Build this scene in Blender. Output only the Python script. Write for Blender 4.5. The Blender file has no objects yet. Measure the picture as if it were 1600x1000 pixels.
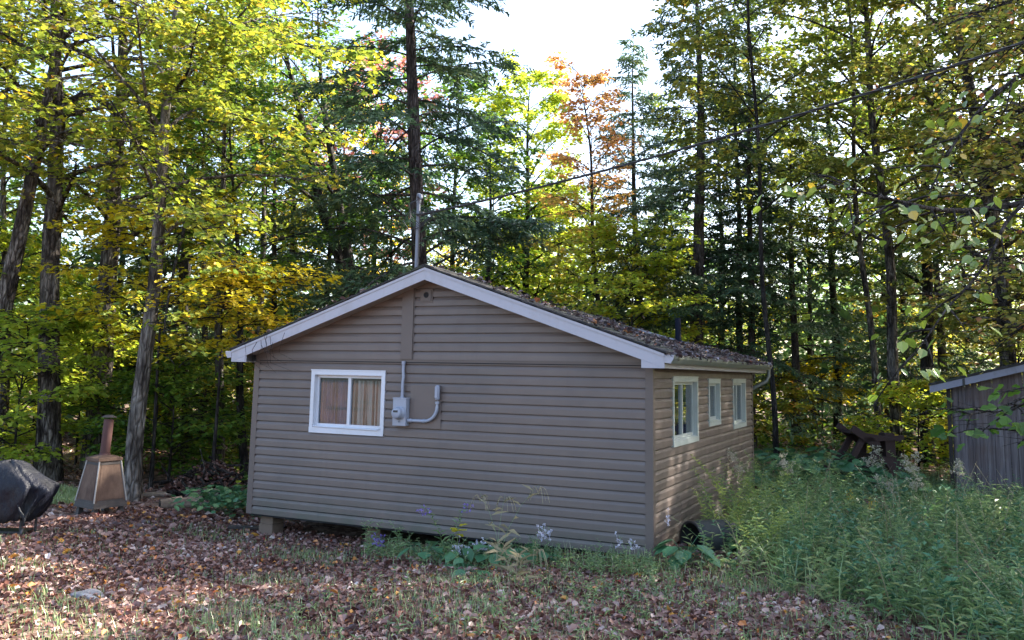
import bpy, math, random
import numpy as np
from mathutils import Matrix, Vector

# ------------------------------------------------------------------ camera, world, sun
SC = bpy.context.scene
COL = SC.collection
R = math.radians
FPX, PYC = 1357.4, 400.0
YAW, PITCH, ROLL = R(-25.26), R(7.67), R(1.09)
CAM = np.array([3.07, -10.663, 2.186])
_fw = np.array([math.sin(YAW) * math.cos(PITCH), math.cos(YAW) * math.cos(PITCH), math.sin(PITCH)])
_rt = np.array([math.cos(YAW), -math.sin(YAW), 0.0])
_up = np.cross(_rt, _fw)
RT = _rt * math.cos(ROLL) + _up * math.sin(ROLL)
UP = -_rt * math.sin(ROLL) + _up * math.cos(ROLL)
FW = _fw
HF = np.array([math.sin(YAW), math.cos(YAW), 0.0])     # horizontal forward
HR = _rt                                                # horizontal right
cd = bpy.data.cameras.new('camera'); cam = bpy.data.objects.new('camera', cd); COL.objects.link(cam)
cam.matrix_world = Matrix([[RT[i], UP[i], -FW[i], CAM[i]] for i in range(3)] + [[0, 0, 0, 1]])
cd.sensor_width = 36; cd.sensor_fit = 'HORIZONTAL'; cd.lens = FPX / 1600 * 36
cd.shift_y = -100 / 1600; cd.clip_start = 0.1; cd.clip_end = 2000
SC.camera = cam

SUN_AZ, SUN_EL = R(44), R(41)
w = bpy.data.worlds.new('World'); SC.world = w; w.use_nodes = True
nt = w.node_tree; nt.nodes.clear()
sky = nt.nodes.new('ShaderNodeTexSky'); sky.sky_type = 'NISHITA'; sky.sun_disc = False
sky.sun_elevation = SUN_EL; sky.sun_rotation = SUN_AZ; sky.air_density = 1.0; sky.dust_density = 3.0; sky.ozone_density = 1.0
bg = nt.nodes.new('ShaderNodeBackground'); bg.inputs[1].default_value = 0.15
wo = nt.nodes.new('ShaderNodeOutputWorld')
nt.links.new(sky.outputs[0], bg.inputs[0]); nt.links.new(bg.outputs[0], wo.inputs[0])
sd = bpy.data.lights.new('sun', 'SUN'); sun = bpy.data.objects.new('sun', sd); COL.objects.link(sun)
sd.energy = 5.0; sd.angle = R(0.53); sd.color = (1.0, 0.93, 0.80)
sdir = Vector((math.sin(SUN_AZ) * math.cos(SUN_EL), math.cos(SUN_AZ) * math.cos(SUN_EL), math.sin(SUN_EL)))
sun.rotation_euler = sdir.to_track_quat('Z', 'Y').to_euler(); sun.location = (30, 30, 40)
SC.view_settings.view_transform = 'Standard'; SC.view_settings.look = 'None'
SC.view_settings.gamma = 1.0; SC.view_settings.exposure = 2.22
SC.render.engine = 'CYCLES'
cy = SC.cycles
cy.max_bounces = 8; cy.diffuse_bounces = 5; cy.glossy_bounces = 2; cy.transmission_bounces = 4; cy.transparent_max_bounces = 6
cy.caustics_reflective = False; cy.caustics_refractive = False
cy.use_denoising = True; cy.sample_clamp_indirect = 6.0

# ------------------------------------------------------------------ geometry helpers
def smooth(a, b, x):
    t = np.clip((np.asarray(x, float) - a) / (b - a), 0, 1); return t * t * (3 - 2 * t)
def gz(x, y):
    """height of the ground (0 = bottom edge of the cabin siding)"""
    x = np.asarray(x, float); y = np.asarray(y, float)
    base = -0.29 + 0.24 * smooth(-3.6, -0.3, x) + .05 * smooth(-6.3, -7.5, x)
    fr = np.clip(-(y + 0.4), 0, 11) * 0.064
    bump = 0.022 * np.sin(x * 1.3 + y * .7) + 0.018 * np.sin(y * 1.9 - x * .8 + 1) + 0.012 * np.sin(x * 3.1 + 2) * np.sin(y * 2.7)
    far = 0.25 * np.sin(x * .11 + 1.3) * np.sin(y * .09) * smooth(14, 34, np.hypot(x + 3, y))
    left = -0.05 * smooth(-6.5, -9, x) + .35 * smooth(-14, -24, x) - .38 * smooth(1.2, 4, x) * smooth(4, 10, y)
    return base + fr * 1.0 + bump + far + left
def spot(u, d, dz=0.0):
    """ground point d metres ahead of the photographer along the direction of column u"""
    lat = (u - 800) / FPX * d
    for _ in range(8):
        p = CAM + HF * d + HR * lat; p[2] = float(gz(p[0], p[1])); q = p - CAM
        lat += (u - 800 - FPX * (q @ RT) / (q @ FW)) / FPX * d
    p[2] += dz
    return p
def tp(u0, d, *pts):
    """trunk shape as seen from the yard: (row, column) pairs -> (height, dx, dy) control points at distance d"""
    b = spot(u0, d); out = [(0, 0, 0)]
    for v, u in pts:
        r = FW + RT * (u - 800) / FPX + UP * (PYC - v) / FPX
        q = CAM + r * (((b - CAM) @ HF) / (r @ HF)) - b
        out.append((q[2], q[0], q[1]))
    (z1, x1, y1), (z2, x2, y2) = out[-2:]; k = 6 / (z2 - z1)
    out.append((z2 + 6, x2 + (x2 - x1) * k * .7, y2 + (y2 - y1) * k * .7))
    return out
def at(u, v, d):
    r = FW + RT * (u - 800) / FPX + UP * (PYC - v) / FPX
    return CAM + r * (d / (r @ HF))

class G:
    """one mesh collected from arrays: vertices, polygons (grouped by size), a tint per face"""
    def __init__(s): s.v = []; s.f = {}; s.n = 0
    def add(s, v, f, tint=0.5, smoothf=False, mat=0):
        v = np.asarray(v, float).reshape(-1, 3); f = np.asarray(f, int)
        if len(f) == 0: return
        k = f.shape[1]; t = np.broadcast_to(np.asarray(tint, float), (len(f),))
        s.f.setdefault(k, []).append((f + s.n, t, np.full(len(f), smoothf), np.full(len(f), mat)))
        s.v.append(v); s.n += len(v)
    def box(s, a, b, tint=.5, mat=0):
        x0, y0, z0 = a; x1, y1, z1 = b
        v = [(x0,y0,z0),(x1,y0,z0),(x1,y1,z0),(x0,y1,z0),(x0,y0,z1),(x1,y0,z1),(x1,y1,z1),(x0,y1,z1)]
        s.add(v, [(0,3,2,1),(4,5,6,7),(0,1,5,4),(1,2,6,5),(2,3,7,6),(3,0,4,7)], tint, mat=mat); return s
    def hexa(s, v, tint=.5, mat=0):
        s.add(v, [(0,3,2,1),(4,5,6,7),(0,1,5,4),(1,2,6,5),(2,3,7,6),(3,0,4,7)], tint, mat=mat); return s
    def tube(s, P, r, n=8, cap=True, tint=.5, rough=None, mat=0, sm=True):
        P = np.asarray(P, float); m = len(P); r = np.broadcast_to(np.asarray(r, float), (m,))
        T = np.gradient(P, axis=0); T /= np.linalg.norm(T, axis=1)[:, None] + 1e-12
        ref = np.array([0., 0, 1]) if abs(T[0, 2]) < .9 else np.array([1., 0, 0])
        A = np.cross(T, ref); A /= np.linalg.norm(A, axis=1)[:, None] + 1e-12
        for i in range(1, m):
            if A[i] @ A[i - 1] < 0: A[i] = -A[i]
        B = np.cross(T, A)
        a = np.arange(n) * 2 * np.pi / n
        ring = A[:, None, :] * np.cos(a)[None, :, None] + B[:, None, :] * np.sin(a)[None, :, None]
        rr = r[:, None] * np.ones(n)
        if rough is not None: rr = rr * rough(P, a)
        V = P[:, None, :] + ring * rr[:, :, None]
        i = np.arange(m - 1)[:, None] * n; j = np.arange(n)[None, :]; j2 = (j + 1) % n
        F = np.stack([i + j, i + j2, i + n + j2, i + n + j], -1).reshape(-1, 4)
        s.add(V, F, tint, sm, mat)
        if cap:
            for k, q in ((0, 1), (m - 1, 0)):
                idx = np.arange(n); f = idx[::-1] if q else idx
                s.add(V[k], [list(f)], tint, False, mat)
        return s
    def lathe(s, prof, c, n=20, tint=.5, mat=0, axis=None, sm=True):
        """prof: (radius, height) pairs turned about a vertical axis (or `axis`) through c"""
        prof = np.array(prof, float); a = np.arange(n) * 2 * np.pi / n
        if axis is None: X, Y, Z = np.eye(3)
        else:
            Z = np.array(axis, float); Z /= np.linalg.norm(Z)
            X = np.cross(Z, [0, 0, 1.]) if abs(Z[2]) < .9 else np.array([1., 0, 0]); X /= np.linalg.norm(X); Y = np.cross(Z, X)
        V = np.array(c, float) + prof[:, 0][:, None, None] * (np.cos(a)[None, :, None] * X + np.sin(a)[None, :, None] * Y) + prof[:, 1][:, None, None] * Z
        m = len(prof); i = np.arange(m - 1)[:, None] * n; j = np.arange(n)[None, :]; j2 = (j + 1) % n
        F = np.stack([i + j, i + j2, i + n + j2, i + n + j], -1).reshape(-1, 4)
        s.add(V, F, tint, sm, mat); return s
    def leaves(s, P, D, N, L, W, tmpl, tint):
        """P,D,N arrays (n,3); template: verts (k,3) as along/side/up and faces"""
        P = np.asarray(P); n = len(P)
        if n == 0: return
        tv, tf = tmpl; tv = np.array(tv, float); tf = [list(q) for q in tf]
        D = D / (np.linalg.norm(D, axis=1)[:, None] + 1e-9)
        S = np.cross(N, D); S /= np.linalg.norm(S, axis=1)[:, None] + 1e-9
        N2 = np.cross(D, S)
        L = np.broadcast_to(np.asarray(L, float), (n,)); W = np.broadcast_to(np.asarray(W, float), (n,))
        V = (P[:, None, :] + D[:, None, :] * (tv[None, :, 0] * L[:, None])[..., None]
             + S[:, None, :] * (tv[None, :, 1] * W[:, None])[..., None] + N2[:, None, :] * (tv[None, :, 2] * L[:, None])[..., None])
        k = len(tv); base = (np.arange(n) * k)[:, None]
        tint = np.broadcast_to(np.asarray(tint, float), (n,))
        n0 = s.n
        s.v.append(V.reshape(-1, 3)); s.n += n * k
        for f in tf:
            ff = base + np.array(f)[None, :] + n0
            s.f.setdefault(len(f), []).append((ff, tint, np.zeros(n, bool), np.zeros(n, int)))
    def mesh(s, name):
        me = bpy.data.meshes.new(name)
        V = np.concatenate(s.v).astype(np.float32)
        me.vertices.add(len(V)); me.vertices.foreach_set('co', V.ravel())
        loops = []; starts = []; tot = []; tint = []; sm = []; mi = []; c = 0
        for k, lst in s.f.items():
            F = np.concatenate([a[0] for a in lst]); loops.append(F.ravel())
            starts.append(c + np.arange(len(F)) * k); tot.append(np.full(len(F), k)); c += len(F) * k
            tint.append(np.concatenate([a[1] for a in lst])); sm.append(np.concatenate([a[2] for a in lst])); mi.append(np.concatenate([a[3] for a in lst]))
        loops = np.concatenate(loops).astype(np.int32); starts = np.concatenate(starts).astype(np.int32); tot = np.concatenate(tot).astype(np.int32)
        me.loops.add(len(loops)); me.loops.foreach_set('vertex_index', loops)
        me.polygons.add(len(starts)); me.polygons.foreach_set('loop_start', starts); me.polygons.foreach_set('loop_total', tot)
        me.polygons.foreach_set('use_smooth', np.concatenate(sm)); me.polygons.foreach_set('material_index', np.concatenate(mi).astype(np.int32))
        at = me.attributes.new('tint', 'FLOAT', 'FACE'); at.data.foreach_set('value', np.concatenate(tint).astype(np.float32))
        me.update(calc_edges=True); me.validate(); return me
    def obj(s, name, mat, parent=None, label=None):
        me = s.mesh(name)
        for m in (mat if isinstance(mat, (list, tuple)) else [mat]): me.materials.append(m)
        o = bpy.data.objects.new(name, me); COL.objects.link(o)
        if parent is not None: o.parent = parent
        if label: o['label'] = label
        return o
def wpart(g, name, mat, parent, label=None):
    """part given in world coordinates under an unrotated Empty: shift it into the parent's frame"""
    root = parent
    off = np.zeros(3)
    while root is not None: off += np.array(root.location); root = root.parent
    for i in range(len(g.v)): g.v[i] = g.v[i] - off
    return g.obj(name, mat, parent, label)
def thing(name, label, cat, loc=(0, 0, 0), group=None, rz=0.0):
    o = bpy.data.objects.new(name, None); COL.objects.link(o); o.location = loc; o.rotation_euler = (0, 0, rz)
    o.empty_display_size = .2
    o['label'] = label; o['category'] = cat
    if group: o['group'] = group
    return o
def tag(o, label=None, cat=None, group=None, kind=None):
    for k, v in (('label', label), ('category', cat), ('group', group), ('kind', kind)):
        if v: o[k] = v
    return o
def dup(root, loc, rz=0.0, sc=1.0, label=None, group=None, mats=None):
    def cp(o, par):
        c = o.copy(); COL.objects.link(c)
        if par is not None: c.parent = par
        for ch in o.children: cp(ch, c)
        return c
    r = cp(root, None); r.location = loc; r.rotation_euler = (0, 0, rz); r.scale = (sc if hasattr(sc, '__len__') else (sc, sc, sc))
    if label: r['label'] = label
    if group: r['group'] = group
    if mats:
        for c in r.children:
            k = c.name.split('.')[0]
            if k in mats: c.material_slots[0].link = 'OBJECT'; c.material_slots[0].material = mats[k]
    return r

# ------------------------------------------------------------------ materials
class N:
    def __init__(s, name):
        s.m = bpy.data.materials.new(name); s.m.use_nodes = True; s.t = s.m.node_tree; s.t.nodes.clear()
        s.out = s.t.nodes.new('ShaderNodeOutputMaterial'); s.co = None
    def n(s, typ, ins=None, **kw):
        nd = s.t.nodes.new('ShaderNode' + typ)
        for k, v in kw.items(): setattr(nd, k, v)
        for k, v in (ins or {}).items():
            if hasattr(v, 'is_output') or isinstance(v, bpy.types.NodeSocket): s.t.links.new(v, nd.inputs[k])
            else: nd.inputs[k].default_value = v
        return nd
    def coord(s, scale=(1, 1, 1), kind='Object'):
        if s.co is None: s.co = s.n('TexCoord')
        return s.n('Mapping', {'Vector': s.co.outputs[kind], 'Scale': scale}).outputs[0]
    def noise(s, sc, detail=4, rough=.55, scale=(1, 1, 1), kind='Object'):
        return s.n('TexNoise', {'Vector': s.coord(scale, kind), 'Scale': sc, 'Detail': detail, 'Roughness': rough}).outputs[0]
    def ramp(s, fac, stops, interp='LINEAR'):
        r = s.n('ValToRGB', {'Fac': fac}); cr = r.color_ramp; cr.interpolation = interp
        while len(cr.elements) < len(stops): cr.elements.new(.5)
        for e, (p, c) in zip(cr.elements, stops):
            e.position = p; e.color = (tuple(c) + (1,)) if hasattr(c, '__len__') else (c, c, c, 1)
        return r.outputs[0]
    def mix(s, a, b, fac, mode='MIX'):
        m = s.n('Mix', data_type='RGBA', blend_type=mode)
        for k, v in ((0, fac), (6, a), (7, b)):
            if isinstance(v, bpy.types.NodeSocket): s.t.links.new(v, m.inputs[k])
            else: m.inputs[k].default_value = v if k == 0 else (tuple(v) + (1,) if len(v) == 3 else v)
        return m.outputs[2]
    def bump(s, h, strength=.3, dist=.01):
        return s.n('Bump', {'Height': h, 'Strength': strength, 'Distance': dist}).outputs[0]
    def pbr(s, color, rough=.6, bump=None, metal=0.0, spec=.5, **kw):
        ins = {'Base Color': color if isinstance(color, bpy.types.NodeSocket) else tuple(color) + (1,), 'Roughness': rough, 'Metallic': metal, 'Specular IOR Level': spec}
        if bump is not None: ins['Normal'] = bump
        ins.update(kw)
        return s.n('BsdfPrincipled', ins).outputs[0]
    def end(s, sh): s.t.links.new(sh, s.out.inputs[0]); return s.m

def leafmat(name, stops, trans=.45, rough=.5, spec=.35, tcol=1.6):
    a = N(name)
    t = a.n('Attribute', attribute_name='tint').outputs['Fac']
    c = a.ramp(t, stops)
    c = a.mix(c, a.noise(1.1, 2), .16, 'MULTIPLY')
    p = a.pbr(c, rough, spec=spec)
    hs = a.n('HueSaturation', {'Color': c, 'Saturation': 1.04, 'Value': tcol}).outputs[0]
    tr = a.n('BsdfTranslucent', {'Color': hs}).outputs[0]
    return a.end(a.n('MixShader', {0: trans, 1: p, 2: tr}).outputs[0])
M = {}
M['leaf_yg'] = leafmat('yellow_green_leaves', [(0, (.07, .12, .025)), (.45, (.18, .235, .035)), (.75, (.34, .33, .04)), (.93, (.52, .40, .045)), (1, (.5, .25, .05))])
M['leaf_g'] = leafmat('green_leaves', [(0, (.035, .09, .02)), (.5, (.09, .18, .028)), (.85, (.18, .26, .03)), (1, (.36, .33, .03))])
M['leaf_bright'] = leafmat('lime_leaves_painted_sun', [(0, (.14, .22, .04)), (.5, (.30, .40, .05)), (.85, (.48, .50, .06)), (1, (.6, .46, .06))], trans=.5)  # sunlight put into the leaf colour where other trees block the sun
M['leaf_gold'] = leafmat('golden_leaves', [(0, (.22, .25, .02)), (.3, (.52, .43, .03)), (.75, (.70, .52, .05)), (1, (.66, .32, .05))])
M['leaf_olive'] = leafmat('olive_brown_leaves', [(0, (.09, .13, .03)), (.4, (.19, .21, .04)), (.7, (.32, .27, .06)), (.9, (.38, .2, .06)), (1, (.3, .12, .06))])
M['leaf_orange'] = leafmat('orange_leaves', [(0, (.34, .36, .06)), (.35, (.56, .42, .09)), (.7, (.60, .36, .13)), (1, (.52, .24, .11))])
M['leaf_red'] = leafmat('pink_red_leaves', [(0, (.42, .24, .12)), (.5, (.52, .22, .19)), (1, (.42, .14, .13))])
M['needle'] = leafmat('hemlock_needles', [(0, (.035, .075, .045)), (.45, (.07, .13, .075)), (.8, (.13, .20, .09)), (1, (.26, .28, .11))], trans=.28, rough=.45, tcol=1.3)
M['weed'] = leafmat('weed_leaves', [(0, (.07, .135, .055)), (.45, (.165, .27, .105)), (.8, (.30, .40, .155)), (.93, (.40, .40, .19)), (1, (.5, .45, .28))], trans=.3, rough=.32, spec=.8, tcol=1.3)
M['leaf_near'] = leafmat('near_leaves', [(0, (.09, .15, .03)), (.5, (.17, .25, .04)), (.8, (.30, .38, .06)), (1, (.5, .36, .05))], trans=.35, rough=.3, spec=.8)
M['weed_bright'] = leafmat('feathery_goldenrod_leaves', [(0, (.14, .21, .06)), (.5, (.25, .33, .10)), (1, (.42, .43, .16))], trans=.4)
M['broad'] = leafmat('broad_green_leaves', [(0, (.035, .11, .05)), (.6, (.08, .21, .10)), (1, (.18, .30, .12))], trans=.25, rough=.4, spec=.4, tcol=1.2)
M['straw'] = leafmat('dry_straw', [(0, (.22, .19, .10)), (1, (.48, .42, .28))], trans=.2, tcol=1.1)
M['litter'] = leafmat('fallen_leaf', [(0, (.06, .022, .018)), (.25, (.15, .065, .05)), (.5, (.28, .15, .12)), (.72, (.44, .30, .26)), (.86, (.66, .56, .52)), (.90, (.50, .16, .04)), (.95, (.55, .28, .05)), (1, (.24, .03, .03))], trans=.12, rough=.42, spec=.6, tcol=1.1)
M['roof_litter'] = leafmat('weathered_roof_leaf', [(0, (.03, .022, .024)), (.4, (.10, .065, .065)), (.7, (.24, .19, .20)), (.86, (.52, .47, .50)), (.92, (.38, .17, .06)), (1, (.20, .05, .04))], trans=.1, rough=.42, spec=.6, tcol=1.1)
M['flower'] = leafmat('pale_lilac_petals', [(0, (.55, .55, .75)), (1, (.8, .8, .85))], trans=.3, tcol=1.1)
M['violet'] = leafmat('violet_petals', [(0, (.22, .16, .60)), (1, (.35, .25, .7))], trans=.3, tcol=1.1)
M['seed'] = leafmat('fluffy_seed_heads', [(0, (.40, .37, .28)), (1, (.70, .66, .56))], trans=.3, tcol=1.1)
M['goldflower'] = leafmat('yellow_flower_heads', [(0, (.45, .33, .03)), (1, (.62, .5, .06))], trans=.3, tcol=1.1)

def bark(name, c0, c1, c2, sx=9, bump=.9):
    a = N(name)
    v = a.n('TexVoronoi', {'Vector': a.coord((1, 1, .22)), 'Scale': sx * 1.6, 'Randomness': 1.0}, feature='DISTANCE_TO_EDGE').outputs[0]
    h = a.noise(sx, 6, .65, (1, 1, .25)); g = a.noise(1.3, 3)
    c = a.ramp(h, [(.36, c0), (.5, c1), (.64, c2)])
    c = a.mix(c, c0, a.ramp(v, [(0, .75), (.12, 0)]))
    c = a.mix(c, c2, a.ramp(g, [(.5, 0), (.72, .5)]))
    hh = a.n('Math', {0: h, 1: a.ramp(v, [(0, 0), (.2, 1)])}, operation='ADD').outputs[0]
    return a.end(a.pbr(c, .9, a.bump(hh, bump, .035), spec=.15))
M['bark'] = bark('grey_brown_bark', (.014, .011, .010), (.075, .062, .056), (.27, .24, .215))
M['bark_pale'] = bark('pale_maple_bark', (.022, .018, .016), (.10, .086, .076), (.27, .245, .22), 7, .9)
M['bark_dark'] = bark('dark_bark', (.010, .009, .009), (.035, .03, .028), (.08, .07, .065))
M['bark_hem'] = bark('hemlock_bark', (.028, .022, .022), (.085, .068, .066), (.17, .145, .145), 10)

a = N('siding_vinyl')
c = a.mix((.136, .103, .090), (.113, .088, .079), a.ramp(a.noise(.9, 3), [(.4, 0), (.65, 1)]))
c = a.mix(c, (.085, .085, .065), a.n('Math', {0: a.ramp(a.n('SeparateXYZ', {0: a.coord()}).outputs[2], [(0, .95), (.12, .6), (.42, 0)]), 1: a.ramp(a.noise(3.3, 5, .7), [(.35, 0), (.6, 1)])}, operation='MULTIPLY').outputs[0])
c = a.mix(c, (.20, .16, .14), a.ramp(a.noise(1.6, 5, .6, (.12, .12, 3.2)), [(.52, 0), (.75, .35)]))
c = a.mix(c, (.07, .06, .055), a.ramp(a.noise(2.4, 5, .65, (2.2, 2.2, .22)), [(.55, 0), (.8, .38)]))
M['siding'] = a.end(a.pbr(c, a.ramp(a.noise(4, 3), [(.3, .42), (.7, .58)]), a.bump(a.noise(26, 4, .6, (.08, .08, 3)), .12, .003), spec=.5))
a = N('siding_trim')
M['trim'] = a.end(a.pbr(a.mix((.130, .100, .087), (.108, .085, .076), a.noise(1.5, 4)), .5, spec=.4))
def painted(name, c0, dirt=(.2, .18, .15), rough=.45, amt=.5):
    a = N(name)
    c = a.mix(c0, dirt, a.ramp(a.noise(2.2, 6, .7, (1.4, 1.4, .5)), [(.5, 0), (.85, amt)]))
    c = a.mix(c, dirt, a.ramp(a.noise(22, 3, .6), [(.62, 0), (.8, amt * .6)]))
    return a.end(a.pbr(c, rough, a.bump(a.noise(9, 3), .05, .003)))
M['fascia'] = painted('white_aluminium_fascia', (.36, .35, .395), (.25, .23, .22), .4, .55)
M['soffit'] = painted('soffit', (.30, .27, .25), (.15, .14, .13), .6)
M['white'] = painted('white_window_vinyl', (.58, .59, .64), (.35, .33, .28), .35, .45)
M['white_dirty'] = painted('greenish_white_window_vinyl', (.44, .48, .46), (.24, .25, .20), .4, .6)
M['gutter'] = painted('grey_green_gutter', (.17, .185, .165), (.10, .11, .09), .4, .7)
M['box_metal'] = painted('grey_utility_metal', (.28, .30, .36), (.25, .24, .24), .35, .3)
M['pvc'] = painted('grey_pvc_conduit', (.27, .29, .36), (.25, .25, .28), .35, .4)
M['mast'] = painted('grey_steel_mast', (.15, .16, .20), (.10, .10, .11), .4, .5)
M['black'] = painted('black_rubber', (.02, .02, .022), (.05, .05, .05), .5)
a = N('black_vent_stack'); M['stack'] = a.end(a.pbr((.006, .008, .016), .8, spec=.1))
M['plastic'] = painted('dark_grey_plastic_tub', (.020, .026, .028), (.04, .05, .045), .8, .6)
M['concrete'] = painted('mossy_brown_block', (.16, .11, .08), (.06, .07, .04), .9, .8)
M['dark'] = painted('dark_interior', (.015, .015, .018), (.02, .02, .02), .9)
M['rustpile'] = painted('rusty_iron', (.04, .02, .018), (.025, .018, .017), .85, .8)
a = N('rusty_stove_steel')
c = a.mix((.155, .095, .065), (.07, .036, .025), a.ramp(a.noise(3.5, 6, .7, (1, 1, .6)), [(.38, 0), (.66, 1)]))
c = a.mix(c, (.05, .045, .045), a.ramp(a.noise(2.1, 4), [(.58, 0), (.75, .8)]))
M['stove'] = a.end(a.pbr(c, .8, a.bump(a.noise(14, 4), .3, .004), metal=.1))
M['stovepipe'] = painted('dark_red_rusted_pipe', (.075, .03, .026), (.05, .025, .022), .75, .8)
M['ironedge'] = painted('dark_iron_edge', (.05, .04, .036), (.12, .10, .09), .7, .6)
M['brightedge'] = painted('worn_pale_edge', (.34, .31, .28), (.12, .08, .06), .5, .7)
M['redpanel'] = painted('red_rust_panel', (.16, .06, .04), (.04, .025, .02), .8, .9)
a = N('curtain_cloth')
M['curtain'] = a.end(a.pbr(a.ramp(a.n('Math', {0: a.noise(1, 1, .4, (20, 20, .2)), 1: 0}, operation='ADD').outputs[0], [(.32, (.10, .07, .06)), (.40, (.55, .30, .22)), (.47, (.85, .76, .70)), (.56, (.85, .78, .72)), (.64, (.22, .15, .13))]), .9, spec=.1))
a = N('grey_curtain_cloth')
M['curtain_grey'] = a.end(a.pbr(a.ramp(a.noise(1, 2, .5, (26, 26, .3)), [(.36, (.035, .045, .09)), (.5, (.15, .21, .40)), (.62, (.05, .07, .14))]), .9, spec=.1))
a = N('window_glass')
fr = a.n('LayerWeight', {'Blend': .35}).outputs['Fresnel']
fr = a.n('MapRange', {0: fr, 1: 0, 2: 1, 3: .045, 4: .5}).outputs[0]
M['glass'] = a.end(a.n('MixShader', {0: fr, 1: a.n('BsdfTransparent', {'Color': (.75, .8, .82, 1)}).outputs[0], 2: a.n('BsdfGlossy', {'Color': (.8, .82, .85, 1), 'Roughness': .03}).outputs[0]}).outputs[0])
a = N('dark_screen')
M['screen'] = a.end(a.n('MixShader', {0: .14, 1: a.n('BsdfTransparent').outputs[0], 2: a.n('BsdfDiffuse', {'Color': (.03, .032, .04, 1)}).outputs[0]}).outputs[0])
a = N('asphalt_shingle')
br = a.n('TexBrick', {'Vector': a.coord(), 'Scale': 5.0, 'Mortar Size': .012, 'Color1': (.022, .021, .023, 1), 'Color2': (.045, .04, .042, 1), 'Mortar': (.015, .015, .015, 1)}).outputs[0]
c = a.mix(br, (.05, .07, .03), a.ramp(a.noise(2.5, 5, .7), [(.5, 0), (.7, .7)]))
M['shingle'] = a.end(a.pbr(c, .95, a.bump(a.noise(60, 3), .5, .005)))
a = N('weathered_boards')
c = a.ramp(a.noise(2.2, 5, .65, (6, 6, .25)), [(.25, (.05, .04, .045)), (.5, (.14, .12, .13)), (.75, (.27, .245, .26))])
c = a.mix(c, (.12, .07, .05), a.ramp(a.noise(1.1, 3), [(.5, 0), (.7, .6)]))
M['boards'] = a.end(a.pbr(c, .9, a.bump(a.noise(3, 5, .6, (9, 9, .3)), .6, .006), spec=.2))
M['oldpaint'] = painted('peeling_grey_paint', (.24, .24, .30), (.10, .09, .09), .8, .8)
a = N('wood_log')
M['log'] = a.end(a.pbr(a.ramp(a.noise(5, 5, .6, (1, 1, 1)), [(.3, (.06, .045, .035)), (.55, (.20, .15, .11)), (.75, (.42, .36, .29))]), .9, a.bump(a.noise(12, 5), .6, .01)))
M['logend'] = painted('dark_cut_wood', (.03, .024, .022), (.10, .07, .05), .9)
a = N('grey_stone')
M['stone'] = a.end(a.pbr(a.ramp(a.noise(7, 6, .65), [(.3, (.09, .085, .085)), (.6, (.24, .23, .24)), (.8, (.42, .42, .43))]), .9, a.bump(a.noise(9, 6), .6, .02)))
a = N('tarpaulin')
c = a.mix((.006, .007, .014), (.016, .017, .019), a.ramp(a.noise(1.8, 4), [(.4, 0), (.7, 1)]))
c = a.mix(c, (.09, .09, .085), a.ramp(a.noise(13, 5, .7), [(.6, 0), (.8, .5)]))
M['tarp'] = a.end(a.pbr(c, .5, a.bump(a.noise(5, 5, .65, (1.2, 1.2, .5)), .9, .05), spec=.25))
a = N('soil')
c = a.ramp(a.noise(9, 8, .75), [(.25, (.03, .018, .013)), (.5, (.10, .06, .045)), (.68, (.2, .135, .11)), (.85, (.34, .26, .22))])
vo = a.n('TexVoronoi', {'Vector': a.coord(), 'Scale': 13.0}); 
c2 = a.ramp(a.n('SeparateColor', {0: vo.outputs['Color']}).outputs[0], [(0, (.05, .022, .018)), (.35, (.14, .08, .06)), (.7, (.26, .17, .14)), (1, (.42, .32, .28))])
c = a.mix(c, c2, .6)
c = a.mix(c, (.035, .055, .018), a.ramp(a.noise(.55, 4, .6), [(.5, 0), (.66, .8)]))
M['soil'] = a.end(a.pbr(c, .95, a.bump(a.noise(16, 6, .7), .8, .03), spec=.2))

# ------------------------------------------------------------------ ground
rng = np.random.default_rng(5)
def sheet(xs, ys, name):
    X, Y = np.meshgrid(xs, ys); Z = gz(X, Y)
    V = np.stack([X, Y, Z], -1).reshape(-1, 3); nx = len(xs)
    i = np.arange(len(ys) - 1)[:, None] * nx; j = np.arange(nx - 1)[None, :]
    F = np.stack([i + j, i + j + 1, i + nx + j + 1, i + nx + j], -1).reshape(-1, 4)
    g = G(); g.add(V, F, .5, True); return g
ax = np.concatenate([np.linspace(-400, -30, 20), np.linspace(-28, 28, 220), np.linspace(30, 400, 20)])
ay = np.concatenate([np.linspace(-60, -15, 10), np.linspace(-14, 32, 180), np.linspace(34, 400, 24)])
go = sheet(ax, ay, 'ground').obj('ground', M['soil']); tag(go, kind='structure')

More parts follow.
